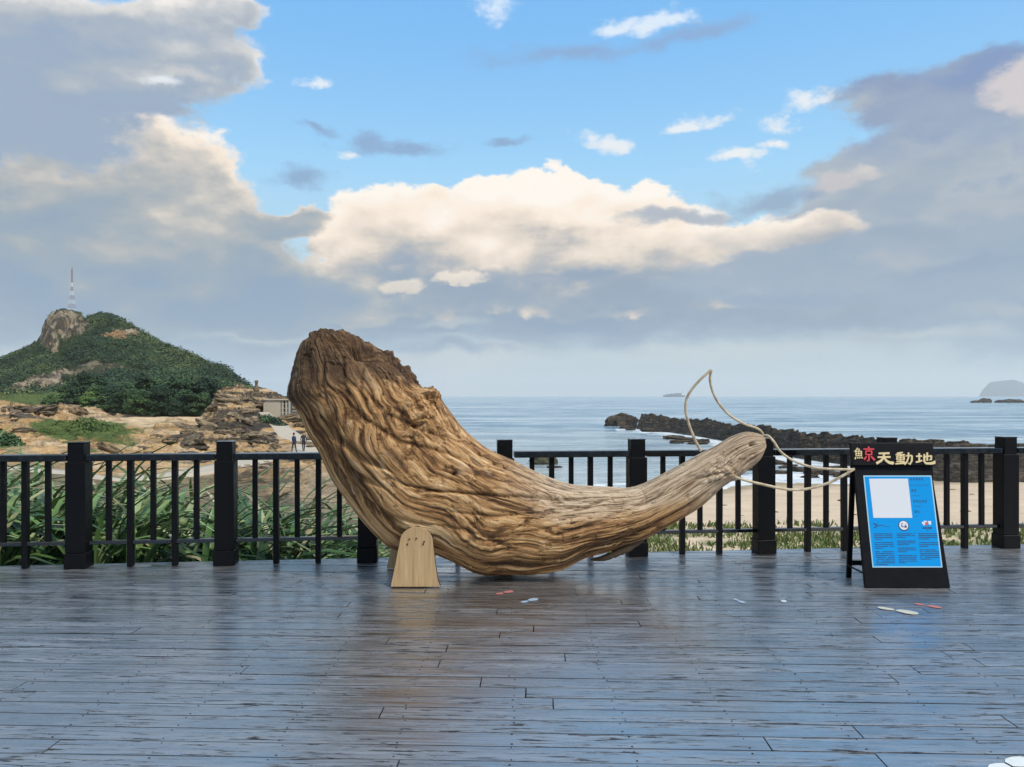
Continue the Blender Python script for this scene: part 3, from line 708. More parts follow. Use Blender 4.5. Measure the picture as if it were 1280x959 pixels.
# ------------------------------------------------------------------ the notice board
M_board = plain('board_black', (0.0025, 0.003, 0.005), 0.45, 0.2, 12, 0.08, 0.002, spec=0.15)
M_post = plain('poster_blue', (0.002, 0.255, 0.64), 0.6, 0.04, 4, 0.0, spec=0.1)
M_edge = plain('poster_border', (0.30, 0.52, 0.66), 0.45, 0.04, 4, 0.0)
M_paper = plain('code_white', (0.58, 0.61, 0.66), 0.5, 0.02, 4, 0.0)
M_ink = plain('poster_ink', (0.006, 0.035, 0.11), 0.5, 0.1, 4, 0.0)
M_gold = plain('letter_cream', (0.62, 0.50, 0.27), 0.5, 0.1, 30, 0.0)
M_lred = plain('letter_red', (0.60, 0.035, 0.05), 0.5, 0.1, 30, 0.0)
M_lred2 = plain('logo_red', (0.5, 0.06, 0.06), 0.5, 0.1, 30, 0.0)
SD = 6.12
sx = (1135 - CX) / F * SD
sign = thing('notice_board', 'black folding notice board with blue poster and cream Chinese title, standing on the deck', 'sign', (sx, SD, 0))
lean = R(14.5)
def spart(name, me, parent=None):
    o = ob(name, me, parent or sign)
    if parent is None: o.rotation_euler = (-lean, 0, 0)
    return o
wb, wt, hgt = 0.342, 0.322, 1.035
fr = spart('front_panel', prism('front_panel', [(-wb, 0.004), (wb, 0.004), (wt, hgt), (-wt, hgt)], 0.0, 0.028, M_board, 0.003))
hd = spart('header_panel', prism('header_panel', [(-0.345, 0.995), (0.345, 0.995), (0.345, 1.185), (-0.345, 1.185)], -0.034, -0.0015, M_board, 0.003))
bm = bmesh.new()
for s_ in (-1, 1):
    p0 = Vector((s_ * 0.315, 0.30, 0.0)); p1 = Vector((s_ * 0.30, 0.262, 1.0))
    for p in ():
        pass
rp = prism('rear_leg', [(-0.02, 0.002), (0.02, 0.002), (0.02, 0.99), (-0.02, 0.99)], -0.012, 0.012, M_board, 0.002)
for s_ in (-1, 1):
    o = ob('rear_leg', rp, sign, (s_ * 0.318, 0.36, 0)); o.rotation_euler = (R(5.0), 0, 0)
bm.free()
o = ob('rear_brace', box_mesh('rear_brace', -0.297, 0.297, -0.01, 0.01, 0.11, 0.15, M_board, 0.002), sign, (0, 0.35, 0))
o = ob('stay_bar', box_mesh('stay_bar', -0.006, 0.006, 0.055, 0.335, 0.105, 0.117, M_board, 0.002), sign, (-0.335, 0, 0))
# poster (corners read from the photograph on the leaning panel)
def on_panel(px, py, off=0.0):
    """photo pixel -> panel coordinates (x, height up the slope)"""
    n = Vector((0, -math.cos(lean), math.sin(lean))); p0 = Vector((sx, SD, 0)) + n * off
    d = Vector(((px - CX) / F, 1.0, -(py - HY) / F)); c0 = Vector((0, 0, CH))
    t_ = (p0 - c0).dot(n) / d.dot(n); q = c0 + d * t_ - p0
    return q.x, q.dot(Vector((0, math.sin(lean), math.cos(lean))))
pc = [on_panel(1090.5, 709.5), on_panel(1178, 709.5), on_panel(1164, 594.5), on_panel(1079, 594.5)]
poster = spart('poster', prism('poster', pc, -0.0022, 0.0 - 0.0002, M_edge, 0))
def inset(q, k):
    c0 = (sum(a for a, _ in q) / 4, sum(b2 for _, b2 in q) / 4); return [(a + (k if a < c0[0] else -k), b2 + (k if b2 < c0[1] else -k)) for a, b2 in q]
ob('poster_field', prism('poster_field', inset(pc, 0.0105), -0.0036, -0.0023, M_post, 0), poster)
qc = [on_panel(1091.5, 647.5), on_panel(1140, 647.5), on_panel(1134.5, 598.5), on_panel(1086, 598.5)]
ob('code_panel', prism('code_panel', qc, -0.0052, -0.0037, M_paper, 0), poster)
# flat print: lines of small type as fine broken dashes
ink = bmesh.new()
def quad(bm_, px0, py0, px1, py1, y=-0.0041):
    q = [on_panel(px0, py1), on_panel(px1, py1), on_panel(px1, py0), on_panel(px0, py0)]
    bm_.faces.new([bm_.verts.new((a, y, b2)) for a, b2 in q])
def textrow(x0, x1, y, h, gap=0.5, den=0.9):
    x = x0
    while x < x1:
        w = rng.uniform(0.7, 2.6) * h
        if rng.random() < den: quad(ink, x, y + rng.uniform(-.05, .05), min(x + w, x1), y + h * rng.uniform(0.75, 1))
        x += w + gap * h * rng.uniform(0.4, 1)
def glyphs(x0, y0, n, s):
    for i in range(n):
        x = x0 + i * s * 1.12
        for k in range(3): quad(ink, x + rng.uniform(0, .2) * s, y0 + k * s * .36, x + s * rng.uniform(.75, .95), y0 + k * s * .36 + s * .17)
        quad(ink, x + s * .42, y0, x + s * .58, y0 + s * .95); 
glyphs(1137.2, 597.8, 5, 3.0); textrow(1137, 1161, 606.3, 0.7)
glyphs(1138.5, 611.8, 2, 3.2); textrow(1140.5, 1149, 619.6, 0.6)
glyphs(1141, 625.3, 5, 3.2); textrow(1142, 1151, 633, 0.6)
glyphs(1142.5, 638.3, 2, 3.2); textrow(1143, 1147, 645.5, 0.6)
for xa, xb, rows, sl in ((1092, 1115.5, (667, 669.3, 671.6, 673.9, 678, 680.4, 682.7, 685, 689.3, 691.5, 694, 696.2, 698.5, 701, 703.2, 705.3), 0.085), (1120.5, 1143, (667, 669.2, 671.5, 676, 678.3, 680.5, 684.7, 687, 689.3, 694, 696.3, 698.6, 701, 703), 0.085), (1147.5, 1171.5, (666.8, 669, 671.3, 673.5, 678, 680.4, 682.7, 687, 689.3, 691.7, 694, 696.3, 698.5), 0.085)):
    for i, yy in enumerate(rows):
        sh = (yy - 667) * sl
        last = i + 1 == len(rows) or rows[i + 1] - yy > 3
        textrow(xa + sh, lerp(xa, xb, rng.uniform(.25, .7)) + sh if last else xb + sh, yy, 1.15, 0.22, 0.96)
# logo left: dark splash with a line of type; logo right: white wings, red heart, name
for q in ((1091.5, 654, 1093, 656), (1093.2, 655, 1096, 656.3), (1094, 656.8, 1098, 658.4), (1092, 658.8, 1095, 660), (1096, 654.2, 1097, 655.4)): quad(ink, *q)
textrow(1098.6, 1104.5, 656.4, 1.1); textrow(1104.5, 1112, 657.7, 0.8)
for x in range(4): quad(ink, 1153 + x * 3.1, 659, 1155.4 + x * 3.1, 661.3)
quad(ink, 1158, 662.8, 1160.5, 663.6)
pr_ = ob('print', bm_mesh('print', ink, M_ink), poster); pr_['kind'] = 'stuff'
def disc(name, px, py, rpx, y0, y1, m, squash=1.0):
    c0 = on_panel(px, py); r_ = rpx / F * SD
    return prism(name, [(c0[0] + r_ * math.cos(a * math.pi / 14), c0[1] + squash * r_ * math.sin(a * math.pi / 14)) for a in range(28)], y0, y1, m, 0)
ob('logo_ring', disc('logo_ring', 1129.2, 657.3, 6.8, -0.0046, -0.0037, M_ink), poster)
ob('logo_disc', disc('logo_disc', 1129.2, 657.0, 5.7, -0.0055, -0.0047, M_paper), poster)
lk = bmesh.new()
for q in ((1126.2, 654.3, 1128, 655.5), (1126, 656.2, 1127.2, 658.6), (1127.6, 657.6, 1129, 659.4), (1130, 657.4, 1133, 659.8), (1130.8, 655.8, 1132, 657)): quad(lk, *q, y=-0.0058)
o = ob('logo_mark', bm_mesh('logo_mark', lk, M_ink), poster); o['kind'] = 'stuff'
lk = bmesh.new()
for q in ((1152, 652.6, 1156.2, 655), (1154, 651.2, 1158, 653), (1159.5, 651.4, 1163.5, 654), (1153.5, 655, 1156, 656.6), (1160.5, 654, 1163.6, 656)): quad(lk, *q, y=-0.0047)
o = ob('logo_wing', bm_mesh('logo_wing', lk, M_paper), poster); o['kind'] = 'stuff'
lk = bmesh.new()
for q in ((1156.3, 653.2, 1159.4, 655.4), (1157, 655.4, 1158.8, 656.8)): quad(lk, *q, y=-0.0049)
o = ob('logo_heart', bm_mesh('logo_heart', lk, M_lred2), poster); o['kind'] = 'stuff'
# title in raised brush lettering, stroke by stroke
def stroke_char(strokes, bx, by, w, h):
    """strokes: list of [(x, y, width)...] in a unit box, y down -> one mesh of raised strokes"""
    bm_ = bmesh.new()
    for si, stk in enumerate(strokes):
        pts = [(bx + p[0] * w, by + p[1] * h) for p in stk]; ws = [p[2] * 0.5 * w for p in stk]
        y0, y1 = -0.034 - 0.0075 - 0.0003 * si, -0.0342
        L_, R_ = [], []
        for i, (x, y) in enumerate(pts):
            a0 = pts[max(i - 1, 0)]; b0 = pts[min(i + 1, len(pts) - 1)]
            dx_, dy_ = b0[0] - a0[0], b0[1] - a0[1]; l_ = math.hypot(dx_, dy_) or 1
            nx_, ny_ = -dy_ / l_, dx_ / l_
            L_.append(on_panel(x + nx_ * ws[i], y + ny_ * ws[i], 0.034)); R_.append(on_panel(x - nx_ * ws[i], y - ny_ * ws[i], 0.034))
        for i in range(len(pts) - 1):
            q = [L_[i], L_[i + 1], R_[i + 1], R_[i]]
            f_ = [bm_.verts.new((a, y0, b2)) for a, b2 in q]; g_ = [bm_.verts.new((a, y1, b2)) for a, b2 in q]
            bm_.faces.new(f_)
            for j in range(4): bm_.faces.new((f_[j], g_[j], g_[(j + 1) % 4], f_[(j + 1) % 4]))
    return bm_
L2 = lambda x0, y0, x1, y1, w0=.1, w1=None: [(x0, y0, w0), (x1, y1, w1 or w0)]
yu = [[(.40, .0, .10), (.28, .16, .10), (.06, .34, .14)], L2(.30, .12, .62, .12), [(.62, .10, .1), (.52, .28, .1)], L2(.22, .30, .22, .70, .12), L2(.2, .3, .85, .3), L2(.84, .28, .84, .70, .12), L2(.24, .49, .84, .49), L2(.53, .3, .53, .68, .11), L2(.2, .69, .88, .69),
      [(.20, .78, .10), (.10, .98, .16)], [(.40, .80, .1), (.42, .93, .13)], [(.60, .80, .1), (.66, .93, .13)], [(.82, .78, .1), (.95, .92, .14)]]
jing = [[(.46, .0, .12), (.54, .11, .15)], L2(.02, .17, 1.0, .17, .11), L2(.24, .29, .24, .56, .11), L2(.22, .30, .78, .30), L2(.77, .28, .77, .56, .11), L2(.24, .54, .78, .54), [(.52, .56, .12), (.52, .90, .13), (.36, .98, .12)], [(.30, .66, .11), (.08, .88, .15)], [(.70, .66, .11), (1.04, .92, .19)]]
tian = [L2(.16, .10, .84, .08, .10, .13), L2(.10, .42, .90, .40, .10, .12), [(.50, .08, .13), (.47, .45, .13), (.32, .72, .14), (.02, .96, .17)], [(.50, .46, .10), (.64, .72, .14), (.82, .88, .17), (1.06, .93, .20), (1.12, .88, .06)]]
dong = [[(.44, .02, .07), (.10, .10, .09)], L2(.02, .20, .56, .20, .07), L2(.30, .06, .30, .88, .08), L2(.10, .30, .10, .62, .08), L2(.08, .31, .52, .31, .06), L2(.51, .30, .51, .62, .08), L2(.10, .46, .5, .46, .06), L2(.10, .61, .52, .61, .06), L2(.06, .75, .54, .75, .07), [(.0, .93, .08), (.35, .89, .09), (.58, .86, .11)],
        [(.60, .30, .08), (.96, .28, .09)], [(.96, .28, .10), (.95, .70, .10), (.84, .96, .10), (.74, .88, .06)], [(.76, .04, .09), (.75, .45, .09), (.66, .78, .09), (.52, .98, .11)]]
di = [L2(.02, .34, .36, .32, .09), [(.20, .08, .10), (.20, .80, .10)], [(.0, .84, .09), (.20, .78, .10), (.38, .68, .08)], [(.42, .42, .08), (.90, .30, .09)], [(.90, .28, .10), (.89, .62, .10), (.78, .64, .08)], L2(.66, .02, .66, .72, .10), [(.49, .16, .10), (.49, .78, .11), (.58, .93, .12), (.85, .95, .14), (1.08, .88, .19), (1.10, .72, .07)]]
for s_, m_, bx_, by_, w_x, h_x in ((yu, M_gold, 1067.2, 560.0, 10.8, 14.5), (jing, M_lred, 1078.6, 558.5, 13.6, 18.5), (tian, M_gold, 1094.6, 565.6, 20.0, 14.6), (dong, M_gold, 1118.6, 565.4, 21.5, 15.8), (di, M_gold, 1144.2, 565.6, 21.5, 14.8)):
    o = ob('title_character', bm_mesh('title_character', stroke_char(s_, bx_, by_, w_x, h_x), m_), sign); o.rotation_euler = (-lean, 0, 0)
# ------------------------------------------------------------------ footprint stickers on the boards
def footprint(px, py, length_px, ang, color, label, toe=1.0, size=1.0, partial=False):
    d = CH * F / (py - HY); x0 = (px - CX) / F * d
    m_ = plain('sticker_' + color[0], color[1], 0.55, 0.1, 20, 0.0)
    t_ = thing('footprint_sticker', label, 'sticker', (x0, d, 0.0035), ang, 'shoe print stickers on the deck')
    L_ = length_px / F * d * size
    def shape(pts): return [(a * L_, b2 * L_) for a, b2 in pts]
    sole = [(0.02, .10), (.12, .17), (.30, .19), (.46, .15), (.53, .06), (.52, -.06), (.42, -.15), (.26, -.16), (.10, -.11), (0.0, -.06)]
    heel = [(-.05, .075), (-.05, -.06), (-.2, -.11), (-.36, -.11), (-.45, -.03), (-.44, .06), (-.34, .12), (-.18, .115)]
    for nm, pts in (('sole', sole), ('heel', heel)):
        if partial and nm == 'heel': continue
        bm_ = bmesh.new()
        up_ = [bm_.verts.new((a, b2, 0.0012)) for a, b2 in shape(pts)]; dn_ = [bm_.verts.new((a, b2, -0.0006)) for a, b2 in shape(pts)]
        bm_.faces.new(up_)
        for i in range(len(up_)): bm_.faces.new((up_[i], dn_[i], dn_[(i + 1) % len(up_)], up_[(i + 1) % len(up_)]))
        o_ = ob(nm, bm_mesh(nm, bm_, m_), t_)
        mo = o_.modifiers.new('round', 'BEVEL') if False else None
PK = ('pink', (0.42, 0.16, 0.14)); BL = ('pale_blue', (0.28, 0.37, 0.47)); WH = ('cream', (0.48, 0.48, 0.41)); PW = ('white', (0.50, 0.54, 0.57)); PW2 = ('bright_white', (0.62, 0.65, 0.64))
footprint(630, 741.5, 27, R(38), PK, 'pink shoe print sticker on the boards just before the trunk')
footprint(661, 751.5, 28, R(42), BL, 'pale blue shoe print sticker on the boards beside the pink one before the trunk')
footprint(923, 751.5, 20, R(-70), BL, 'pale blue worn shoe print sticker on open boards left of the small white one', size=1.1)
footprint(980, 753.5, 18, R(70), PW, 'small white worn shoe print sticker alone on open boards', size=1.1, partial=True)
footprint(1120, 763.5, 50, R(-40), WH, 'long cream shoe print sticker on the boards before the notice board', size=.95)
footprint(1158, 757.5, 33, R(-38), PK, 'pink shoe print sticker on the boards before the notice board', size=.95)
footprint(1262, 957, 80, R(20), PW2, 'large bright white shoe print sticker at the near edge of the deck', size=.9)
# ------------------------------------------------------------------ headland terrain (polar grid about the viewpoint)
cols_px = np.array([-700, -200, 0, 75, 150, 250, 258, 272, 300, 330, 350, 375, 400, 440, 480, 560, 640, 800, 950, 1100, 1280, 1700, 2300], float)
rows_d = np.array([7.9, 12, 22, 35, 48, 56, 66, 80, 95, 125, 160, 215, 300], float)
TZ = np.array([
 # -700  -200   0     75   150   250   258   272   300   330   350   375   400   440   480   560   640   800   950  1100  1280  1700 2300
 [-0.9, -0.9, -0.9, -0.9, -0.9, -0.95, -.95, -.95, -1., -1.0, -1.1, -1.1, -1.2, -1.2, -1.3, -1.4, -1.5, -1.6, -1.6, -1.6, -1.6, -1.6, -1.6],
 [-1.2, -1.2, -1.2, -1.2, -1.2, -1.2, -1.2, -1.2, -1.3, -1.3, -1.4, -1.4, -1.5, -1.5, -1.6, -1.8, -1.9, -1.9, -1.9, -1.9, -1.9, -1.9, -1.9],
 [-1.8, -1.8, -1.8, -1.8, -1.9, -2.0, -2.0, -2.0, -2.1, -2.1, -2.2, -2.2, -2.2, -2.3, -2.4, -2.5, -2.5, -2.5, -2.5, -2.5, -2.5, -2.5, -2.5],
 [-2.4, -2.4, -2.5, -2.6, -3.0, -3.1, -3.1, -3.1, -3.1, -3.1, -3.1, -3.1, -3.1, -3.1, -3.2, -3.4, -3.6, -3.6, -3.5, -3.5, -3.5, -3.5, -3.5],
 [-2.4, -2.4, -2.8, -3.2, -3.7, -3.8, -3.8, -3.8, -3.8, -3.8, -3.8, -3.8, -3.8, -3.8, -4.0, -4.5, -5.0, -4.9, -4.35, -4.3, -4.2, -4.2, -4.2],
 [-2.2, -2.2, -2.5, -2.8, -3.5, -3.7, -3.7, -3.7, -3.7, -3.7, -3.7, -3.7, -3.7, -3.8, -4.4, -5.3, -5.6, -5.6, -4.75, -4.8, -4.55, -4.5, -4.5],
 [-1.7, -1.7, -1.9, -2.4, -2.9, -3.2, -3.2, -3.3, -3.5, -3.6, -3.7, -3.7, -3.7, -4.2, -5.2, -6.2, -6.4, -6.4, -6.0, -5.6, -5.4, -5.2, -5.2],
 [-1.2, -1.2, -1.3, -1.3, -1.8, -2.0, -2.0, -1.9, -1.7, -2.6, -2.9, -3.1, -3.4, -5.2, -6.4, -7, -7, -7, -7, -7, -7, -7, -7],
 [-0.9, -0.9, -0.95, -1.4, -1.75, -1.8, -1.7, 1.5, 1.5, -1.0, -1.5, -1.8, -3.4, -6.2, -7, -7.5, -7.5, -7.5, -7.5, -7.5, -7.5, -7.5, -7.5],
 [0.2, 0.3, 0.3, -0.5, -1.5, -1.6, -1.5, 1.9, 2.7, 2.0, 1.2, 0.8, -1.0, -6.0, -8, -8, -8, -8, -8, -8, -8, -8, -8],
 [0.5, 0.5, 0.0, 0.0, 0.0, 0.0, 0.5, 2.0, 3.6, 2.6, 1.3, -0.5, -4.0, -8, -8, -8, -8, -8, -8, -8, -8, -8, -8],
 [2, 2, 2, 2, 2, 2, 2, 2, 2.5, 0.5, -1, -5, -8, -9, -9, -9, -9, -9, -9, -9, -9, -9, -9],
 [3, 3, 3, 3, 3, 3, 3, 2, 1, -3, -6, -9, -9, -9, -9, -9, -9, -9, -9, -9, -9, -9, -9]], float)
def bilin(tab, px, d):
    ci = np.clip(np.searchsorted(cols_px, px) - 1, 0, len(cols_px) - 2); ri = np.clip(np.searchsorted(rows_d, d) - 1, 0, len(rows_d) - 2)
    fx = np.clip((px - cols_px[ci]) / (cols_px[ci + 1] - cols_px[ci]), 0, 1); fd = np.clip((d - rows_d[ri]) / (rows_d[ri + 1] - rows_d[ri]), 0, 1)
    fd = fd * fd * (3 - 2 * fd) * 0.5 + fd * 0.5
    return lerp(lerp(tab[ri, ci], tab[ri, ci + 1], fx), lerp(tab[ri + 1, ci], tab[ri + 1, ci + 1], fx), fd)
path_ctr = [(-120, 44), (100, 46), (190, 49), (260, 54), (320, 61), (372, 68), (388, 71), (376, 77), (358, 83), (338, 90), (324, 95)]   # (photo column, distance)
path_w = [1.6, 1.6, 1.6, 1.7, 1.8, 2.0, 1.8, 1.6, 1.5, 1.5, 1.2]
pc_xy = catmull([((a - CX) / F * d, d, w) for (a, d), w in zip(path_ctr, path_w)], 160)
def path_dist(x, y):
    x = np.asarray(x, float); best = np.full(x.shape, 1e9)
    for qx, qy, qw in pc_xy: best = np.minimum(best, np.hypot(x - qx, y - qy) - qw)
    return best
def land_masks(px, d, x, y):
    n = fbm(x * 0.07, y * 0.07, 0, 4)
    rock = np.zeros(np.shape(px))
    left = sstep(-px, -470, -430)
    rock = np.maximum(rock, left * sstep(d + n * 12, 40, 56))
    rock = np.maximum(rock, sstep(px, 255, 268) * left * sstep(d, 66, 80))
    rock = np.maximum(rock, left * sstep(px, 300, 360) * sstep(d, 14, 24) * 0.8)
    sandpatch = sstep(12 - np.abs(d - 108) + n * 10, 0, 5) * sstep(px, 140, 165) * sstep(-px, -256, -248)
    sandpatch = np.maximum(sandpatch, sstep(8 - np.abs(d - 92) + n * 18, 0, 4) * sstep(px, 90, 130) * sstep(-px, -256, -248) * .8)
    return rock * (1 - sandpatch * .9), sandpatch, n
def land_z(px, d):
    x = (px - CX) / F * d; y = d
    z = bilin(TZ, px, d)
    rock, sp, n = land_masks(px, d, x, y)
    pd = path_dist(x, y); off = sstep(pd, 0.1, 2.2)
    rr = rock * off
    big = fbm(x * 0.10 + 3, y * 0.07, 0, 5, 0.55) * 1.5 + fbm(x * 0.33, y * 0.25, 2, 4, 0.6) * 0.85
    z = z + rr * big * np.clip(d / 80, .45, 1.2) * 1.15
    st = 0.62; q = (z + 0.16 * x + fbm(x * .12, y * .12, 7, 4) * 2.6) / st; fq_ = q - np.floor(q)
    zt = (np.floor(q) + sstep(fq_, 0.55, 1.0)) * st - (q * st - z)
    z = lerp(z, zt, 0.9 * rr)
    z = z + rr * fbm(x * 1.3, y * 1.3, 1, 3) * 0.22 + (1 - rr) * off * fbm(x * 0.5, y * 0.5, 1, 3) * 0.10
    return z, rock, sp, n, pd
na, nd = 900, 520
pxs = np.concatenate([np.linspace(-700, -30, 60, endpoint=False), np.linspace(-30, 500, 560, endpoint=False), np.linspace(500, 1320, 220, endpoint=False), np.linspace(1320, 2300, 60)])
ds = np.concatenate([np.geomspace(7.9, 40, 70, endpoint=False), np.geomspace(40, 135, 390, endpoint=False), np.geomspace(135, 300, 60)])
na, nd = len(pxs), len(ds)
PX, DD = np.meshgrid(pxs, ds)
Z, rock, sp, nz, pd = land_z(PX, DD)
X = (PX - CX) / F * DD; Y = DD
gz = np.gradient(Z, axis=0) / np.gradient(DD, axis=0)
# colours of the materials themselves: sandstone, dark crusts, sand, scrub, soil
n2 = fbm(X * .25, Y * .25, 3, 5, .6); n3 = fbm(X * .06 + 9, Y * .05, 3, 4)
strat = fbm(X * .05, Y * .05, Z * 2.2, 4, .6)
ochre = np.array([0.43, 0.27, 0.12]); pale = np.array([0.56, 0.42, 0.26]); crust = np.array([0.055, 0.046, 0.036]); soil = np.array([0.20, 0.16, 0.10]); scrub = np.array([0.085, 0.12, 0.035]); sand = np.array([0.58, 0.46, 0.33]); wet = np.array([0.34, 0.27, 0.18])
C = np.zeros((*Z.shape, 3)); C[:] = soil
rk = lerp(ochre, pale, sstep(n2, -.25, .25)[..., None])
dk = np.clip(sstep(strat + n2 * .5 + fbm(X * .9, Y * .5, Z * 3, 3) * .25, -0.05, 0.15) + sstep(PX, 262, 280) * sstep(DD, 70, 84) * sstep(strat + .12, -.1, .2) * .7, 0, 1) * (0.45 + .55 * np.maximum(sstep(PX, 180, 300), sstep(-PX, -110, -60) * sstep(DD, 80, 96)))
rk = lerp(rk, crust, dk[..., None])
rk = lerp(rk, np.array([0.33, .27, .19]), (sstep(PX, 330, 400) * sstep(-DD, -58, -50))[..., None] * .7)
C = lerp(C, rk, rock[..., None]); C = lerp(C, pale * 1.1, sp[..., None])
gm = np.clip(sstep(15 - np.hypot((PX - 105) / 5.2, (DD - 79) * .9) + n2 * 10, 0, 4) + sstep(10 - np.hypot((PX + 12) / 4, (DD - 62) * 1.2) + n2 * 7, 0, 4) + sstep(-PX, -80, 20) * sstep(DD, 118, 132) + sstep(DD, 135, 150), 0, 1)
C = lerp(C, scrub * (1 + n2[..., None] * .7), gm[..., None])
bs = sstep(PX, 470, 560) ; C = lerp(C, sand * (1 + .16 * n3[..., None] + .14 * fbm(X * .35, Y * 1.1, 8, 4)[..., None]), bs[..., None])
C = lerp(C, wet, (bs * sstep(-Z, 4.25, 4.6))[..., None])
gs = bs * sstep(3.2 - np.abs(DD - 21.5 + n3 * 6), 0, 2) * sstep(fbm(X * .9, Y * .9, 5, 4), -.1, .2)
C = lerp(C, np.array([.10, .14, .04]), gs[..., None] * .85)
me = mesh_np('headland', np.stack([X, Y, Z], -1).reshape(-1, 3), grid_faces(nd, na)[:, ::-1], M_land)
set_col(me, 'Col', np.clip(C, 0, 1).reshape(-1, 3))
# faces of the beach take the sand material
me.materials.append(M_sand)
fc = (PX[:-1, :-1] > 545).ravel().astype(np.int32); me.polygons.foreach_set('material_index', fc)
tag(ob('headland', me), kind='structure')
def ground(px, d): return float(land_z(np.array([float(px)]), np.array([float(d)]))[0][0])
# paved path over the rocks
pv = []
for i, (qx, qy, qw) in enumerate(pc_xy):
    t0 = pc_xy[min(i + 1, len(pc_xy) - 1)] - pc_xy[max(i - 1, 0)]; l_ = math.hypot(t0[0], t0[1]); nx_, ny_ = -t0[1] / l_, t0[0] / l_
    for s_ in (-1, -.5, 0, .5, 1):
        x_, y_ = qx + nx_ * qw * s_, qy + ny_ * qw * s_
        pv.append((x_, y_, ground(CX + x_ / y_ * F, y_)))
pv = np.array(pv).reshape(-1, 5, 3); zc = pv[:, 1:4, 2].mean(1); zc = np.convolve(np.pad(zc, 4, 'edge'), np.ones(9) / 9, 'valid'); pv[:, :, 2] = zc[:, None] + 0.06
n_ = len(pv); full = np.concatenate([pv, pv[:, ::-1] - np.array([0, 0, .5])], 1)
tag(ob('path', mesh_np('path', full.reshape(-1, 3), grid_faces(n_, 10, True), M_path)), kind='structure')

# ------------------------------------------------------------------ sea
def ring_grid(d0, d1, nd_, a0, a1, na_):
    dd = np.geomspace(d0, d1, nd_); aa = np.linspace(R(a0), R(a1), na_); return np.meshgrid(aa, dd)
AA, SD_ = ring_grid(30, 11500, 420, -62, 62, 420)
SX, SY = SD_ * np.sin(AA), SD_ * np.cos(AA)
amp_ = 0.16 * sstep(SD_, 40, 120) * (1 - sstep(SD_, 500, 900)) + 0.02
SZ = SEA + amp_ * fbm(SX * .05, SY * .11, 0, 3) + 0.05 * fbm(SX * .3, SY * .6, 0, 2) * (1 - sstep(SD_, 150, 300))
# reef: a ridge of dark tilted beds running out from the right
rp_px = np.array([786, 797, 815, 850, 900, 950, 1000, 1060, 1100, 1200, 1280, 1500, 1900], float)
rp_d = np.interp(rp_px, [790, 850, 900, 950, 1000, 1100, 1200, 1280, 1900], [152, 132, 113, 94, 80, 66, 60, 58, 58])
rp_y = np.array([531, 518.5, 517, 523, 527, 533, 539.5, 542.5, 545, 549.5, 554, 556, 556.])
rp_z = CH - (rp_y - HY) / F * (rp_d + 2.5)
rp_w = np.interp(rp_px, [780, 850, 960, 1000, 1060, 1150, 1900], [8, 9, 8, 6, 5, 9, 12])
ca = np.concatenate([np.linspace(786, 1330, 620), np.linspace(1332, 1900, 90)]); cb = np.linspace(-1.0, 1.6, 120)
CA, CB = np.meshgrid(ca, cb)
rd = np.interp(CA, rp_px, rp_d); rw = np.interp(CA, rp_px, rp_w); rz = np.interp(CA, rp_px, rp_z)
YY = rd + CB * rw * np.where(CB < 0, 1.0, .55); XX = (CA - CX) / F * YY
prof = np.where(CB < 0, 1 - np.abs(CB) ** 1.25, 1 - (CB / 1.6) ** 2)
jag = fbm(XX * .22, YY * .05, 0, 4, .6) * 1.5 + fbm(XX * .7, YY * .25, 3, 4, .65) * .9
H_ = (rz - SEA + 1.2)
zr = SEA - 1.2 + H_ * prof + jag * (0.22 + 0.68 * sstep(prof, .2, .9)) * np.interp(CA, [780, 1000, 1300], [1, .8, .5])
q = (zr + 0.16 * YY + .35 * fbm(XX * .2, YY * .2, 3, 3)) / .42; fq_ = q - np.floor(q)
zr = lerp(zr, (np.floor(q) + sstep(fq_, .6, 1.0)) * .42 - (q * .42 - zr), .92) + .10 * fbm(XX * 2, YY * 2, 0, 2)
# a gap between the two heads of the reef at its seaward end
zr = np.minimum(zr, SEA - .6 + 9 * np.abs((CA - 795) / F * YY / 10) + (CA > 795) * (CA - 795) * .35 + (CA < 795) * 9)
me = mesh_np('reef', np.stack([XX, YY, zr], -1).reshape(-1, 3), grid_faces(*CA.shape)[:, ::-1], M_reef)
tag(ob('reef', me), kind='structure')
# rocks (layered boulders) as things of their own
def rock_mesh(name, seed, m, sx_=1, sy_=1, sz_=.6, beds=6, n=3):
    bm_ = bmesh.new(); bmesh.ops.create_icosphere(bm_, subdivisions=n, radius=1)
    v = np.array([x.co for x in bm_.verts])
    v = np.sign(v) * np.abs(v) ** .8
    nn = fbm(v[:, 0] * 1.1 + seed * 3.1, v[:, 1] * 1.1, v[:, 2] * 1.1, 3, .6); n4 = fbm(v[:, 0] * 3 + seed, v[:, 1] * 3, v[:, 2] * 4, 3, .6)
    v = v * (1 + .5 * nn + .18 * n4)[:, None]
    q_ = v[:, 2] * beds + v[:, 0] * .6 + nn; f_ = q_ - np.floor(q_)
    v[:, :2] *= (0.9 + .16 * sstep(np.abs(f_ - .5), .1, .4))[:, None]
    v *= np.array([sx_, sy_, sz_])
    for x, p in zip(bm_.verts, v): x.co = p
    return bm_mesh(name, bm_, m, False)
RK = [rock_mesh('rock_%d' % i, i, M_rock, 1.2, .9, .55, 5 + i % 3) for i in range(5)]
SR = [rock_mesh('sea_rock_%d' % i, 20 + i, M_reef, 1.3, .8, .5, 5) for i in range(4)]
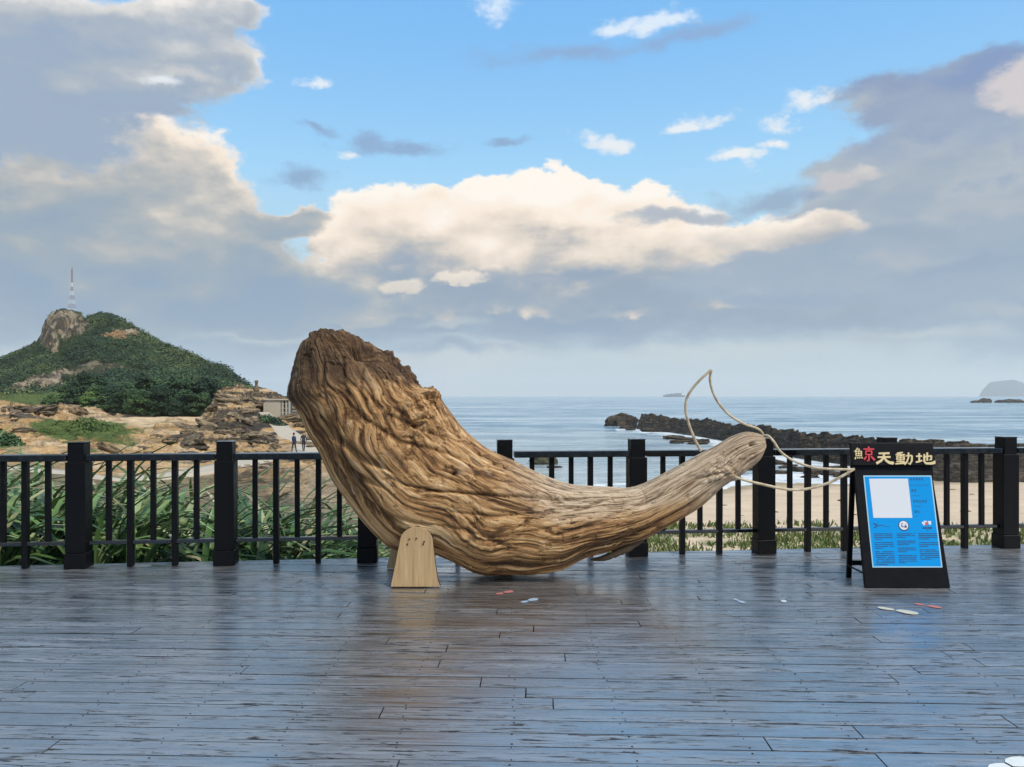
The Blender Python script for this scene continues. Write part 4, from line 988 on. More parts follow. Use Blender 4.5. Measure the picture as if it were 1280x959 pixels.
cand = [(285, 484, 93), (303, 480, 96), (322, 482, 100), (338, 489, 104), (352, 496, 106), (268, 490, 92), (276, 497, 90), (296, 498, 88), (312, 500, 90), (290, 515, 84), (272, 520, 83), (305, 520, 82), (330, 530, 78), (318, 540, 75), (345, 548, 72), (340, 555, 70), (296, 540, 76), (280, 545, 75), (262, 535, 80), (250, 540, 80), (235, 545, 76), (225, 536, 84), (210, 552, 72), (195, 548, 74), (185, 562, 66), (246, 560, 66), (268, 560, 66), (300, 558, 67), (325, 560, 67), (10, 510, 115), (35, 512, 112), (60, 516, 108), (20, 522, 96), (48, 528, 92), (8, 535, 82), (30, 548, 74), (100, 524, 110), (112, 525, 112), (380, 528, 76), (388, 520, 80), (394, 535, 74), (375, 512, 90), (365, 506, 98), (160, 566, 62), (205, 570, 62), (140, 560, 64)]
for i, (px, py, d) in enumerate(cand):
    s_ = rng.uniform(6, 11) / F * d
    g = ground(px, d)
    x_, z_ = (px - CX) / F * d, g + s_ * .12
    o = ob('rock', RK[i % 5], None, (x_, d, z_), (rng.gauss(0, .12), rng.gauss(.12, .15), rng.uniform(0, 6.28)), (s_ * rng.uniform(.9, 1.7), s_, s_ * rng.uniform(.7, 1.15)))
    tag(o, 'layered brown sandstone rock lying among others on the headland', 'rock', 'sandstone rocks strewn over the headland')
for i in range(44):
    px = rng.choice([rng.uniform(150, 262), rng.uniform(240, 345), rng.uniform(262, 400), rng.uniform(-40, 70)]); d = rng.uniform(61, 79) if px > 90 else rng.uniform(84, 116)
    if 312 < px < 392 and path_dist(np.array([(px - CX) / F * d]), np.array([d]))[0] < .6: continue
    if path_dist(np.array([(px - CX) / F * d]), np.array([d]))[0] < .8: continue
    s_ = rng.uniform(6, 13) / F * d
    o = ob('rock', RK[i % 5], None, ((px - CX) / F * d, d, ground(px, d) + s_ * .02), (rng.gauss(0, .08), rng.gauss(.14, .1), rng.uniform(0, 6.28)), (s_ * rng.uniform(1.0, 1.9), s_, s_ * rng.uniform(.5, .8)))
    tag(o, 'flat dark brown ledge rock lying on the ochre ground before the rock pile', 'rock', 'flat dark ledge rocks on the ochre ground')
    o.material_slots[0].link = 'OBJECT'; o.material_slots[0].material = M_ledge
# the skyline of the rock pile: small knobs and the mushroom-shaped stack
ms = thing('mushroom_rock', 'thin upright rock stack on the skyline above the rock pile', 'rock', (*P(320.5, 486, 112)[:2], P(0, 486, 112).z))
ms.scale = (.7, .7, .75)
ob('stem', tube('stem', [(0, 0, -1.2), (.05, 0, 0.2), (-.03, 0, .9), (.0, 0, 1.15)], [.75, .42, .26, .3], M_rock, 24, 10, .1), ms)
ob('cap', rock_mesh('cap', 41, M_rock, .42, .4, .34, 4, 2), ms, (0, 0, 1.35))
for px, py, d, s_, zz, i, lab, m in (
    (774, 524.5, 158, 1.5, 0, 0, 'dark rock standing apart at the seaward tip of the reef', None), (768, 527, 158, 1.1, 0, 1, 'low dark rock at the outer side of the rock off the reef tip', None), (783, 525, 157, 1.3, 0, 3, 'dark rock nearest the split in the reef tip', None),
    (783, 536, 145, .7, 0, 2, 'small dark rock awash below the rock off the reef tip', None), (788, 539, 138, .55, 0, 1, 'smallest dark rock awash in front of the reef tip', None), (812, 540, 132, 1.0, 0, 0, 'flat dark ledge rock awash in front of the reef', None),
    (842, 549, 110, 1.1, 0, 2, 'broad dark ledge rock awash before the middle of the reef', None), (858, 552, 104, 1.2, 0, 3, 'second broad ledge rock awash beside the middle of the reef', None), (846, 555, 100, .8, 0, 1, 'near flat ledge rock awash just above the railing line', None), (872, 556, 98, 1.2, 0, 0, 'dark ledge rock awash beside the cane loop', None),
    *[(px_, 0, d_, w_, 0, i_, 'low wet ledge rock in the shallow water before the reef, seen through the railing', None) for px_, d_, w_, i_ in ((905, 80, 1.3, 0), (930, 74, 1.0, 1), (968, 70, 1.5, 2), (985, 66, 1.0, 3), (1004, 63, 1.3, 0), (1022, 61, 1.6, 1), (1040, 60, 1.2, 2), (1058, 58.5, 1.4, 3), (976, 61, 1.1, 1), (1012, 58, .9, 2), (940, 64, .8, 3), (1046, 64, 1.4, 0))]):
    k2 = (d / 110)
    tag(ob('sea_rock', SR[i], None, ((px - CX) / F * d, d, SEA + (.15 if py else .05)), (0, rng.gauss(0, .1), rng.uniform(-.3, .3)), (s_ * 1.1 * k2, s_ * k2, s_ * (2.1 if 0 < py < 530 else .75) * k2)), lab, 'rock', 'rocks in the sea round the reef' if py else 'wet ledge rocks in the shallows')
tag(ob('sea_rock', rock_mesh('mossy_sea_rock', 33, M_moss, 1.2, .8, .55, 5), None, ((679 - CX) / F * 70, 70, SEA + .2), (0, .25, .2), (1.15, 1.0, 1.35)), 'green mossy boulder in the water seen between the balusters', 'rock')
tag(ob('sea_rock', SR[1], None, ((693 - CX) / F * 66, 66, SEA + .0), (0, .1, .5), (.6, .5, .4)), 'small dark rock beside the mossy boulder in the water', 'rock')
for px0, px1, top, lab, i in ((1213, 1240, 497.2, 'dark humped islet rock, farther left of the two off the right shore', 0), (1243, 1290, 498.0, 'long flat dark islet rock beside the humped one', 1)):
    d = 700; w2 = (px1 - px0) / 2 / F * d
    th_ = thing('islet_rock', lab, 'rock', (((px0 + px1) / 2 - CX) / F * d, d, SEA), 0)
    for j in range(4):
        f_ = (j + .5) / 4
        hh = ((503.2 - top) / F * d) * ((.55, .6, 1.15, 1.0) if i == 0 else (.8, 1.05, .95, .55))[j]
        ob('ledge', SR[(i + j) % 4], th_, ((f_ - .5) * 2 * w2 * .86, 0, 0), (0, 0, 0), (w2 * .27, w2 * .25, hh / .62))
for px, py, w in ((1052, 626, 10), (968, 641, 7), (986, 634, 5), (906, 632, 6), (1108, 640, 12), (1124, 636, 8), (1206, 640, 13), (1228, 634, 8), (1190, 612, 6), (1010, 614, 5), (946, 622, 5), (1068, 644, 6), (1215, 618, 5), (1262, 628, 8), (928, 645, 4), (1140, 622, 5), (1035, 640, 4), (995, 652, 5)):
    d = 5.05 * F / (py - HY)
    for _ in range(6): d = (CH - ground(px, d)) * F / (py - HY)
    s_ = w / F * d * .5
    tag(ob('beach_stone', RK[rng.randrange(5)], None, ((px - CX) / F * d, d, ground(px, d) + s_ * .1), (0, 0, rng.uniform(-.5, .5)), (s_, s_ * .6, s_ * .45)), 'dark flat stone lying on the pale sand beyond the railing', 'stone', 'stones on the beach')
# far island
ix = np.linspace(1214, 1400, 150); iy = np.interp(ix, [1214, 1224, 1229, 1238, 1252, 1262, 1270, 1280, 1300, 1330, 1370, 1400], [496, 494, 485, 476, 475, 473.5, 473.5, 478, 482, 486, 492, 496])
ID = 6800.0
cb = np.linspace(-1, 1, 40); IA, IB = np.meshgrid(ix, cb)
hz = np.interp(IA, ix, (496 - iy) / F * ID)
zi = SEA - 12 + hz * np.clip(1.0 - np.abs(IB) ** 2.2, 0, 1) + fbm(IA * .12, IB * 2.2, 0, 5, .6) * 18 * (1 - np.abs(IB)) * sstep(hz, 5, 60)
me = mesh_np('island', np.stack([(IA - CX) / F * (ID + IB * 240), ID + IB * 240, zi], -1).reshape(-1, 3), grid_faces(*IA.shape)[:, ::-1], M_isle)
tag(ob('island', me), 'steep hazy blue island far out on the horizon', 'island', kind='thing')
# cargo ship
SHD = 4800.0; k_ = SHD / F
M_hull = plain('ship_hull', (0.035, 0.05, 0.08), 0.6, .2, .05, 0); M_cont = [plain('container_' + n, c, 0.7, .1, .05, 0) for n, c in (('blue', (.06, .11, .2)), ('grey', (.16, .18, .2)), ('rust', (.14, .07, .05)))]
shp = thing('container_ship', 'distant loaded cargo ship with pale bridge on the horizon', 'ship', (*P(842.5, 495, SHD)[:2], SEA))
hl = 13.5 * k_
hullp = [(-hl, 2.2 * k_), (-hl * .93, 0), (hl * .96, 0), (hl, 2.0 * k_), (hl * .7, 1.9 * k_), (-hl * .8, 1.9 * k_)]
ob('hull', prism('hull', hullp, -14, 14, M_hull, 0), shp)
for j in range(9):
    h_ = k_ * (1.2, 1.6, 1.9, 2.2, 2.3, 2.6, 2.9, 3.0, 2.6)[j]; x0_ = -hl * .78 + j * hl * .16
    ob('container_stack', box_mesh('container_stack', x0_, x0_ + hl * .148, -12, 12, 1.9 * k_ + .1, 1.9 * k_ + h_, M_cont[j % 3], 0), shp)
ob('bridge', prism('bridge', [(hl * .68, 1.9 * k_ + .2), (hl * .9, 2 * k_), (hl * .88, 5.6 * k_), (hl * .72, 5.6 * k_)], -12, 12, M_white, 0), shp)
ob('funnel', box_mesh('funnel', hl * .76, hl * .82, -4, 4, 5.6 * k_ + .1, 6.6 * k_, M_red, 0), shp)

# sea surface, with foam where it meets rock and sand
fo = np.zeros(SX.shape)
PXs = CX + SX / np.maximum(SY, 1e-3) * F
near = (SD_ < 320)
lz = np.full(SX.shape, -9.0); inn = near & (PXs > -650) & (PXs < 2250)
lz[inn] = land_z(PXs[inn], np.clip(SY[inn], 7.9, 299))[0]
fo = np.maximum(fo, sstep(lz - SEA, -1.3, -.2))
rdd = np.interp(PXs, rp_px, rp_d); rww = np.interp(PXs, rp_px, rp_w)
fr_ = sstep(rdd - rww * .95 - SY, -3, 0) * (1 - sstep(rdd - rww * .95 - SY, 3, 26)) * (PXs > 770) * (PXs < 1300)
fo = np.maximum(fo, fr_ * .75)
fo = np.maximum(fo, .9 * np.exp(-(((PXs - 786) / 14) ** 2 + ((SY - 150) / 9) ** 2)))
M_sea, t, b = mat('sea_water')
wp = t.pos(); f_at = t.attr('foam', 'Fac')
w1 = t.noise(t.vmul(wp, (.10, .22, 1)), 1.0, 6, .6, .3); w2n = t.noise(t.vmul(wp, (.7, 1.4, 1)), 1.0, 5, .6, .2); w3 = t.noise(t.vmul(wp, (.012, .05, 1)), 1.0, 5, .55); shal_refl = t.attr('shallow', 'Fac'); w4 = t.noise(t.vmul(wp, (.05, .16, 1)), 1.0, 6, .6)
fn = t.noise(t.vmul(wp, (.35, .7, 1)), 1.0, 7, .65, .8)
foam = t.ss(f_at * 0.75 + (fn - .5) * 1.5 + (w3 - .5) * .5, .36, .62)
setp(t, b, Base_Color=t.mix(foam, t.mix(shal_refl, t.mix(t.ss(w3 * .4 + w4 * .35 + w1 * .25, .43, .57), (.11, .24, .34), (.42, .53, .59)), (.40, .46, .47)), (.72, .76, .78)), Roughness=t.mix(foam, (.16, .16, .16), (.8, .8, .8)), IOR=1.33)  # pale and dark streaks paint sky reflected by wave facets into the colour
t.put(b.inputs['Normal'], t.bump(w1 * 2.6 + w2n * .6 + w3 * 5.0 + w4 * 3.0, 0.9, 1.2))
me = mesh_np('sea', np.stack([SX, SY, SZ], -1).reshape(-1, 3), grid_faces(*SX.shape)[:, ::-1], M_sea)
a_s = me.attributes.new('shallow', 'FLOAT', 'POINT'); a_s.data.foreach_set('value', (np.clip(1 - (SD_ - 50) / 110, 0, 1) * (.55 + .45 * sstep(-PXs, -900, -600))).astype(np.float32).ravel())  # paler inshore: shallow water and foam, plus reflected bright cloud painted in
a_t = me.attributes.new('foam', 'FLOAT', 'POINT'); a_t.data.foreach_set('value', fo.astype(np.float32).ravel())
tag(ob('sea', me), kind='structure')
# ------------------------------------------------------------------ the wooded hill
hx_px = [-260, -120, -40, 0, 20, 46, 51, 57, 63, 75, 92, 100, 107, 112, 125, 140, 150, 163, 175, 200, 240, 270, 287, 296, 303, 315, 330]
hy_px = [470, 455, 452, 450, 441, 427, 420, 404, 392, 387, 388.5, 391.5, 398, 395, 391.5, 393.5, 397.5, 405, 414, 428, 445, 457, 465, 474, 484, 494, 500]
HD = 330.0
hxs = np.linspace(-390, -75, 560); hds = np.concatenate([np.linspace(205, 345, 330, endpoint=False), np.linspace(345, 470, 60)])
HX, HYd = np.meshgrid(hxs, hds)
hpx = CX + HX / HYd * F
topz = np.interp(hpx, hx_px, CH + (HY - np.array(hy_px)) / F * HD)
# shoulders: the summit block (cliff) rises only close to the ridge line
smooth_px = [-260, -40, 0, 30, 60, 85, 105, 125, 150, 175, 200, 240, 270, 296, 315, 330]
smooth_py = [470, 456, 449, 435, 421, 416, 407, 402, 404, 416, 429, 446, 458, 475, 494, 500]
shz = np.interp(hpx, smooth_px, CH + (HY - np.array(smooth_py)) / F * HD)
tt = np.clip((HYd - 222) / (HD - 222), 0, 1)
g_ = tt ** 1.15 * .55 + .45 * sstep(tt, .05, 1.0)
base = 1.5 + (shz - 1.5) * g_
crag = fbm(HX * .16, HYd * .05, 0, 4, .65)
topz = np.interp(hpx + fbm(HX * .3, HYd * .22, 5, 4, .6) * 7 * (hpx < 75) + fbm(HX * .5, HYd * .4, 9, 3) * 3 * (hpx < 112), hx_px, CH + (HY - np.array(hy_px)) / F * HD)
base += (topz - shz) * (.45 * sstep(HYd + crag * 22, 300, 308) + .55 * sstep(HYd + crag * 26 + fbm(HX * .5, HYd * .3, 3, 3) * 6, 308, 318))
base = np.where(HYd > HD, lerp(base, -8, sstep(HYd, HD, 455)), base)
rid = fbm(HX * .028, HYd * .022, 0, 4, .55)
base += rid * 9.0 * sstep(tt, 0, .3) * (1 - sstep(tt, .75, 1.0)) + fbm(HX * .2, HYd * .2, 0, 3) * .8 * sstep(tt, .05, .2)
gull = np.exp(-((hpx - 55 - (1 - tt) * 60) / 16) ** 2) * sstep(tt, .1, .3) * (1 - sstep(tt, .8, .95)); base -= gull * 3
hz_ = base
slope = np.hypot(np.gradient(hz_, axis=0) / np.gradient(HYd, axis=0), np.gradient(hz_, axis=1) / np.gradient(HX, axis=1))
ppx = CX + HX / HYd * F; ppy = HY - (hz_ - CH) / HYd * F
def spot(px, py, rx, ry, k=.5):
    return sstep(1 - np.hypot((ppx - px) / rx, (ppy - py) / ry) + fbm(HX * .14, HYd * .14, hz_ * .14, 4, .6) * k, 0.05, .25)
bare = np.clip(spot(84, 404, 34, 18, .9) + spot(60, 414, 13, 28, .9) + spot(152, 417, 24, 6, .9) + spot(66, 428, 9, 20, .8) + spot(55, 478, 28, 13, 1.1) + spot(30, 484, 22, 8, 1.0) + spot(75, 468, 16, 6, 1.2) + spot(118, 460, 40, 9, 1.6) * .6, 0, 1)
st = 1.1; q = (hz_ + .25 * HX) / st; fq_ = q - np.floor(q)
hz_ = hz_ + bare * (((np.floor(q) + sstep(fq_, .5, 1)) * st - q * st) * .7 + fbm(HX * .35, HYd * .35, hz_ * .3, 5, .65) * 3.0)
n2 = fbm(HX * .09, HYd * .09, 0, 4, .6); strat = fbm(HX * .05, HYd * .05, hz_ * .7, 4, .6)
rkc = lerp(np.array([.27, .22, .15]), np.array([.085, .072, .055]), sstep(strat + n2 * .6, -.08, .2)[..., None])
n3d = fbm(HX * .22, HYd * .22, hz_ * .16 + HX * .1, 5, .65)
rkc = lerp(rkc, np.array([.045, .04, .032]), sstep(n3d, .02, .16)[..., None] * .9)
rkc = lerp(rkc, np.array([.40, .34, .25]), sstep(-n3d, .06, .25)[..., None] * .7)
rkc = lerp(rkc, np.array([.30, .17, .08]), (spot(140, 419, 30, 6, 1.0) * .8)[..., None])
grn = np.array([.030, .052, .020]) * (1 + n2[..., None] * .9)
C = lerp(grn, rkc, bare[..., None])
me = mesh_np('hill', np.stack([HX, HYd, hz_], -1).reshape(-1, 3), grid_faces(*HX.shape)[:, ::-1], M_land)
set_col(me, 'Col', np.clip(C, 0, 1).reshape(-1, 3))
tag(ob('hill', me), kind='structure')
# woodland on it: leaf-sized faces gathered into thousands of low crowns
def leaf_quads(Cn, Nrm, size, up=.5):
    """quads centred at Cn, facing roughly Nrm"""
    n = len(Cn); N_ = Nrm + nrg.normal(size=(n, 3)) * .55; N_[:, 2] += up; N_ /= np.linalg.norm(N_, axis=1)[:, None]
    a = np.cross(N_, nrg.normal(size=(n, 3))); a /= np.linalg.norm(a, axis=1)[:, None]; b2 = np.cross(N_, a)
    s1 = size * nrg.uniform(.6, 1.3, (n, 1)); s2 = size * nrg.uniform(.45, .9, (n, 1))
    return np.stack([Cn + a * s1, Cn + b2 * s2, Cn - a * s1 * .9, Cn - b2 * s2], 1).reshape(-1, 3)
vis = (bare < .3) & (slope < 1.6) & (HYd > 212) & (HYd < 338) & (ppx > -60) & (ppx < 308)
idx = np.flatnonzero(vis.ravel()); pick = nrg.choice(idx, 3000, replace=False)
pts = np.stack([HX.ravel()[pick], HYd.ravel()[pick], hz_.ravel()[pick]], 1)
Vq = []; Tq = []
for p in pts:
    rr = nrg.uniform(1.0, 3.6) * (1.0 if p[1] < 316 else .45); nn = int(60 if p[1] < 300 else 40)
    dirs = nrg.normal(size=(nn, 3)); dirs[:, 2] = np.abs(dirs[:, 2]) * .8; dirs /= np.linalg.norm(dirs, axis=1)[:, None]
    rad = rr * nrg.uniform(.7, 1.05, (nn, 1)); c_ = p + dirs * rad * np.array([1, 1, .75]) + np.array([0, 0, -.2])
    Vq.append(leaf_quads(c_, dirs, .36 * (1 if p[1] < 316 else .8)))
    k_ = nrg.uniform(.55, 1.25) * (1 + .8 * max(0, fbm(p[0] * .035, p[1] * .035, 3, 3))); wm = nrg.uniform(0, 1) ** 2
    Tq.append(np.tile([k_ * (1 + .55 * wm), k_ * (1 + .25 * wm), k_ * (1 - .1 * wm)], (nn * 4, 1)))
Vq = np.concatenate(Vq)
wm_ = mesh_np('woodland', Vq, np.arange(len(Vq)).reshape(-1, 4), M_wood, False); set_col(wm_, 'tint', np.concatenate(Tq))
tag(ob('woodland', wm_), kind='stuff')

# ------------------------------------------------------------------ the dark wind-clipped trees below the hill
def tree_meshes(seed):
    r_ = np.random.default_rng(seed)
    trunk = tube('trunk', [(0, 0, -.6), (.1, .05, 1.0), (-.15, .1, 2.4), (.2, 0, 4.2)], [.28, .2, .15, .05], M_bark, 24, 8, .08)
    Q = []
    for k in range(38):
        a = r_.uniform(0, 6.28); ra = r_.uniform(0, 2.5); c0 = np.array([ra * math.cos(a), ra * math.sin(a), .1 + r_.uniform(0, 1) * 4.9 * (1 - (ra / 3.3) ** 2) + .3])
        rr = r_.uniform(.6, 1.15); nn = 150
        dirs = r_.normal(size=(nn, 3)); dirs /= np.linalg.norm(dirs, axis=1)[:, None]; dirs[:, 2] = np.where(dirs[:, 2] < -.3, -dirs[:, 2], dirs[:, 2])
        Q.append(leaf_quads(c0 + dirs * rr * r_.uniform(.55, 1.05, (nn, 1)) * np.array([1, 1, .7]), dirs, .17))
    Q = np.concatenate(Q)
    return trunk, mesh_np('crown', Q, np.arange(len(Q)).reshape(-1, 4), M_crown, False)
TM = [tree_meshes(s_) for s_ in range(4)]
tspots = [(85, 502, 137, .85), (104, 500, 134, 1.0), (124, 496, 138, 1.05), (142, 498, 126, 1.05), (160, 496, 132, 1.1), (178, 500, 122, 1.1), (192, 494, 134, 1.1), (208, 498, 122, 1.15), (224, 494, 130, 1.15), (240, 497, 121, 1.1), (254, 490, 130, 1.15), (268, 488, 138, 1.1), (282, 486, 142, .9), (120, 505, 124, .8), (152, 508, 120, .8), (66, 505, 142, .6), (300, 484, 146, .5), (232, 512, 117, .75), (200, 512, 117, .8), (174, 512, 116.5, .8), (250, 512, 117, .7)]
for i, (px, py, d, s_) in enumerate(tspots):
    z_ = min(ground(px, d), CH - (530 - HY) / F * d + 2.5)
    t_ = thing('coastal_tree', 'dense dark green wind-clipped tree in the thicket below the hill', 'tree', ((px - CX) / F * d, d, z_), rng.uniform(0, 6.28), 'dark trees massed below the hill')
    t_.scale = (s_ * 1.15, s_ * 1.15, s_ * rng.uniform(.95, 1.15))
    ob('trunk', TM[i % 4][0], t_); ob('crown', TM[i % 4][1], t_)
# low scrub on the ochre mound and round the path
def shrub(px, d, w, h, lab, grp, dens=420, m=None, z=None):
    nn = dens; u = nrg.normal(size=(nn, 3)); u /= np.linalg.norm(u, axis=1)[:, None]; u[:, 2] = np.abs(u[:, 2])
    lum = 1 + .35 * fbm(u[:, 0] * 2.5 + px, u[:, 1] * 2.5, u[:, 2] * 2.5, 3)
    c_ = u * lum[:, None] * np.array([w, w * .8, h]) * nrg.uniform(.75, 1.03, (nn, 1))
    Q = leaf_quads(c_, u, max(.07, min(w, h) * .16))
    o_ = thing('shrub', lab, 'shrub', ((px - CX) / F * d, d, ground(px, d) if z is None else z), 0, grp)
    ob('foliage', mesh_np('foliage', Q, np.arange(len(Q)).reshape(-1, 4), m or M_shrub, False), o_)
    ob('stem', tube('stem', [(0, 0, -.25), (.02, 0, h * .3), (0, .03, h * .7)], [.05, .04, .015], M_bark, 8, 6), o_)
for px, d, w, h in ((70, 78, 1.0, .45), (82, 80, 1.3, .6), (96, 78, 1.4, .7), (108, 80, 1.6, .9), (120, 79, 1.4, .8), (132, 78, 1.3, .65), (143, 76, 1.0, .5), (100, 74, 1.2, .5), (118, 73, 1.2, .5), (84, 74, 1.0, .4), (60, 74, .8, .3), (135, 73, .9, .4)):
    shrub(px, d, w, h, 'low bright green scrub bush on the ochre mound', 'scrub bushes on the ochre mound')
for px, d, w, h in ((-6, 60, 1.5, 1.6), (6, 61, 1.2, 1.5), (14, 60, 1.0, 1.0)):
    shrub(px, d, w, h, 'dark grey-green bush on the bank at the outer left', 'dark bushes on the outer left bank', m=M_crown)
for px, d, w, h in ((332, 90, 1.3, .9), (341, 90, 1.2, .8), (349, 89, 1.0, .7)):
    shrub(px, d, w, h, 'clipped green bush below the white shelter', 'bushes below the white shelter', m=M_crown)

# ------------------------------------------------------------------ lattice mast on the summit
TD = 326.0; k_ = TD / F
tz = float(np.interp(90, hx_px, CH + (HY - np.array(hy_px)) / F * HD)) - 1.5
mast = thing('lattice_mast', 'tall red and white lattice mast on the cliff summit of the hill', 'mast', ((90 - CX) * k_, TD, tz))
Ht = (388 - 337) * k_ + 1.2
hw_ = lambda f: lerp(1.25, .2, min(1, f / .62)) if f < .62 else .2
ns = 10
for s_ in range(ns):
    f0_, f1_ = s_ / ns, (s_ + 1) / ns; z0, z1 = f0_ * Ht, f1_ * Ht; w0, w1 = hw_(f0_), hw_(f1_)
    bm = bmesh.new()
    def bar(p, q_, r_):
        p, q_ = Vector(p), Vector(q_); d_ = q_ - p
        bmesh.ops.create_cone(bm, segments=5, radius1=r_, radius2=r_, depth=d_.length, matrix=Matrix.Translation((p + q_) / 2) @ d_.to_track_quat('Z', 'Y').to_matrix().to_4x4())
    cn = [(-1, -1), (1, -1), (1, 1), (-1, 1)]
    for i in range(4):
        a, b2 = cn[i], cn[(i + 1) % 4]
        bar((a[0] * w0, a[1] * w0, z0), (a[0] * w1, a[1] * w1, z1), .04)
        bar((a[0] * w0, a[1] * w0, z0 + .02), (b2[0] * w1, b2[1] * w1, z1 - .02), .022); bar((b2[0] * w0, b2[1] * w0, z0 + .02), (a[0] * w1, a[1] * w1, z1 - .02), .022)
        bar((a[0] * w1, a[1] * w1, z1 - .06), (b2[0] * w1, b2[1] * w1, z1 - .06), .03)
    o = ob('mast_section', bm_mesh('mast_section', bm, M_red if s_ % 2 == 1 or s_ >= 7 else M_white), mast); o['kind'] = 'stuff'
ob('antenna', tube('antenna', [(0, 0, Ht), (0, 0, Ht + 1.2)], .09, M_red, 4, 6), mast)

# ------------------------------------------------------------------ white shelter, wall by the path, hut on the slope
SHL = 98.0; k_ = SHL / F
sh = thing('shelter', 'small white walled shelter with blue openings beside the path', 'building', (*P(344, 521, SHL)[:2], P(0, 521, SHL).z))
gx = lambda px: (px - 344) * k_; gz_ = lambda py: (521 - py) * k_
ob('wall', box_mesh('wall', gx(331), gx(348.5), 0, 2.2, -.6, gz_(501.5), M_wall, .02), sh)
ob('wall_end', box_mesh('wall_end', gx(329.5), gx(331) - .003, -.1, 2.3, -.6, gz_(503.5), M_wall, .02), sh)
ob('roof_slab', box_mesh('roof_slab', gx(330), gx(361), -.15, 2.5, gz_(500.5), gz_(499), M_wall, .02), sh)
for px in (349.5, 353, 357.5, 361.5): ob('column', box_mesh('column', gx(px) - .1, gx(px) + .1, .02, .22, -1, gz_(500.6), M_wall, .01), sh)
for py in (505, 510.5, 516): ob('rail', box_mesh('rail', gx(349.5), gx(361.5), .08, .16, gz_(py) - .05, gz_(py) + .05, M_wall, .01), sh)
ob('back_panel', box_mesh('back_panel', gx(349.5), gx(361.5), 1.2, 1.3, -1, gz_(500.6), M_blue, .01), sh)
hut = thing('hut', 'tiny white hut on the wooded slope near the skyline', 'building', (*P(270.5, 476, 205)[:2], P(0, 480, 205).z))
k2 = 205 / F
ob('wall', box_mesh('wall', -3.2 * k2, 3.2 * k2, 0, 3, -1, 3.2 * k2, M_wall, .02), hut)
ob('roof', prism('roof', [(-3.8 * k2, 3.2 * k2 + .01), (3.8 * k2, 3.2 * k2 + .01), (0, 5 * k2)], -.3, 3.3, M_wallb, 0), hut)
ob('window', box_mesh('window', -1 * k2, .2 * k2, -.04, .02, 1.0 * k2, 2.2 * k2, M_blue, 0), hut)
rw_ = thing('retaining_wall', 'low stone retaining wall with piers along the lower path', 'wall', (0, 0, 0))
prev = None
for i, (px, d) in enumerate(((297, 56.4), (309, 57.6), (321, 59), (333, 60.6), (345, 62.2), (357, 63.8), (369, 65), (381, 66), (393, 66.6), (405, 67), (417, 67.4))):
    d -= 1.6; zt = -3.65 + .05; x_ = (px - CX) / F * d
    ob('pier', box_mesh('pier', -.17, .17, -.17, .17, -1.5, .12, M_wallb, .02), rw_, (x_, d, zt))
    if prev:
        ang = math.atan2(d - prev[1], x_ - prev[0]); L_ = math.hypot(d - prev[1], x_ - prev[0])
        ob('wall_panel', box_mesh('wall_panel', .172, L_ - .172, -.09, .09, -1.5, -.05, M_wallb, .01), rw_, (prev[0], prev[1], zt), (0, 0, ang))
        ob('coping', box_mesh('coping', .172, L_ - .172, -.13, .13, -.048, .03, M_path, .01), rw_, (prev[0], prev[1], zt), (0, 0, ang))
    prev = (x_, d)

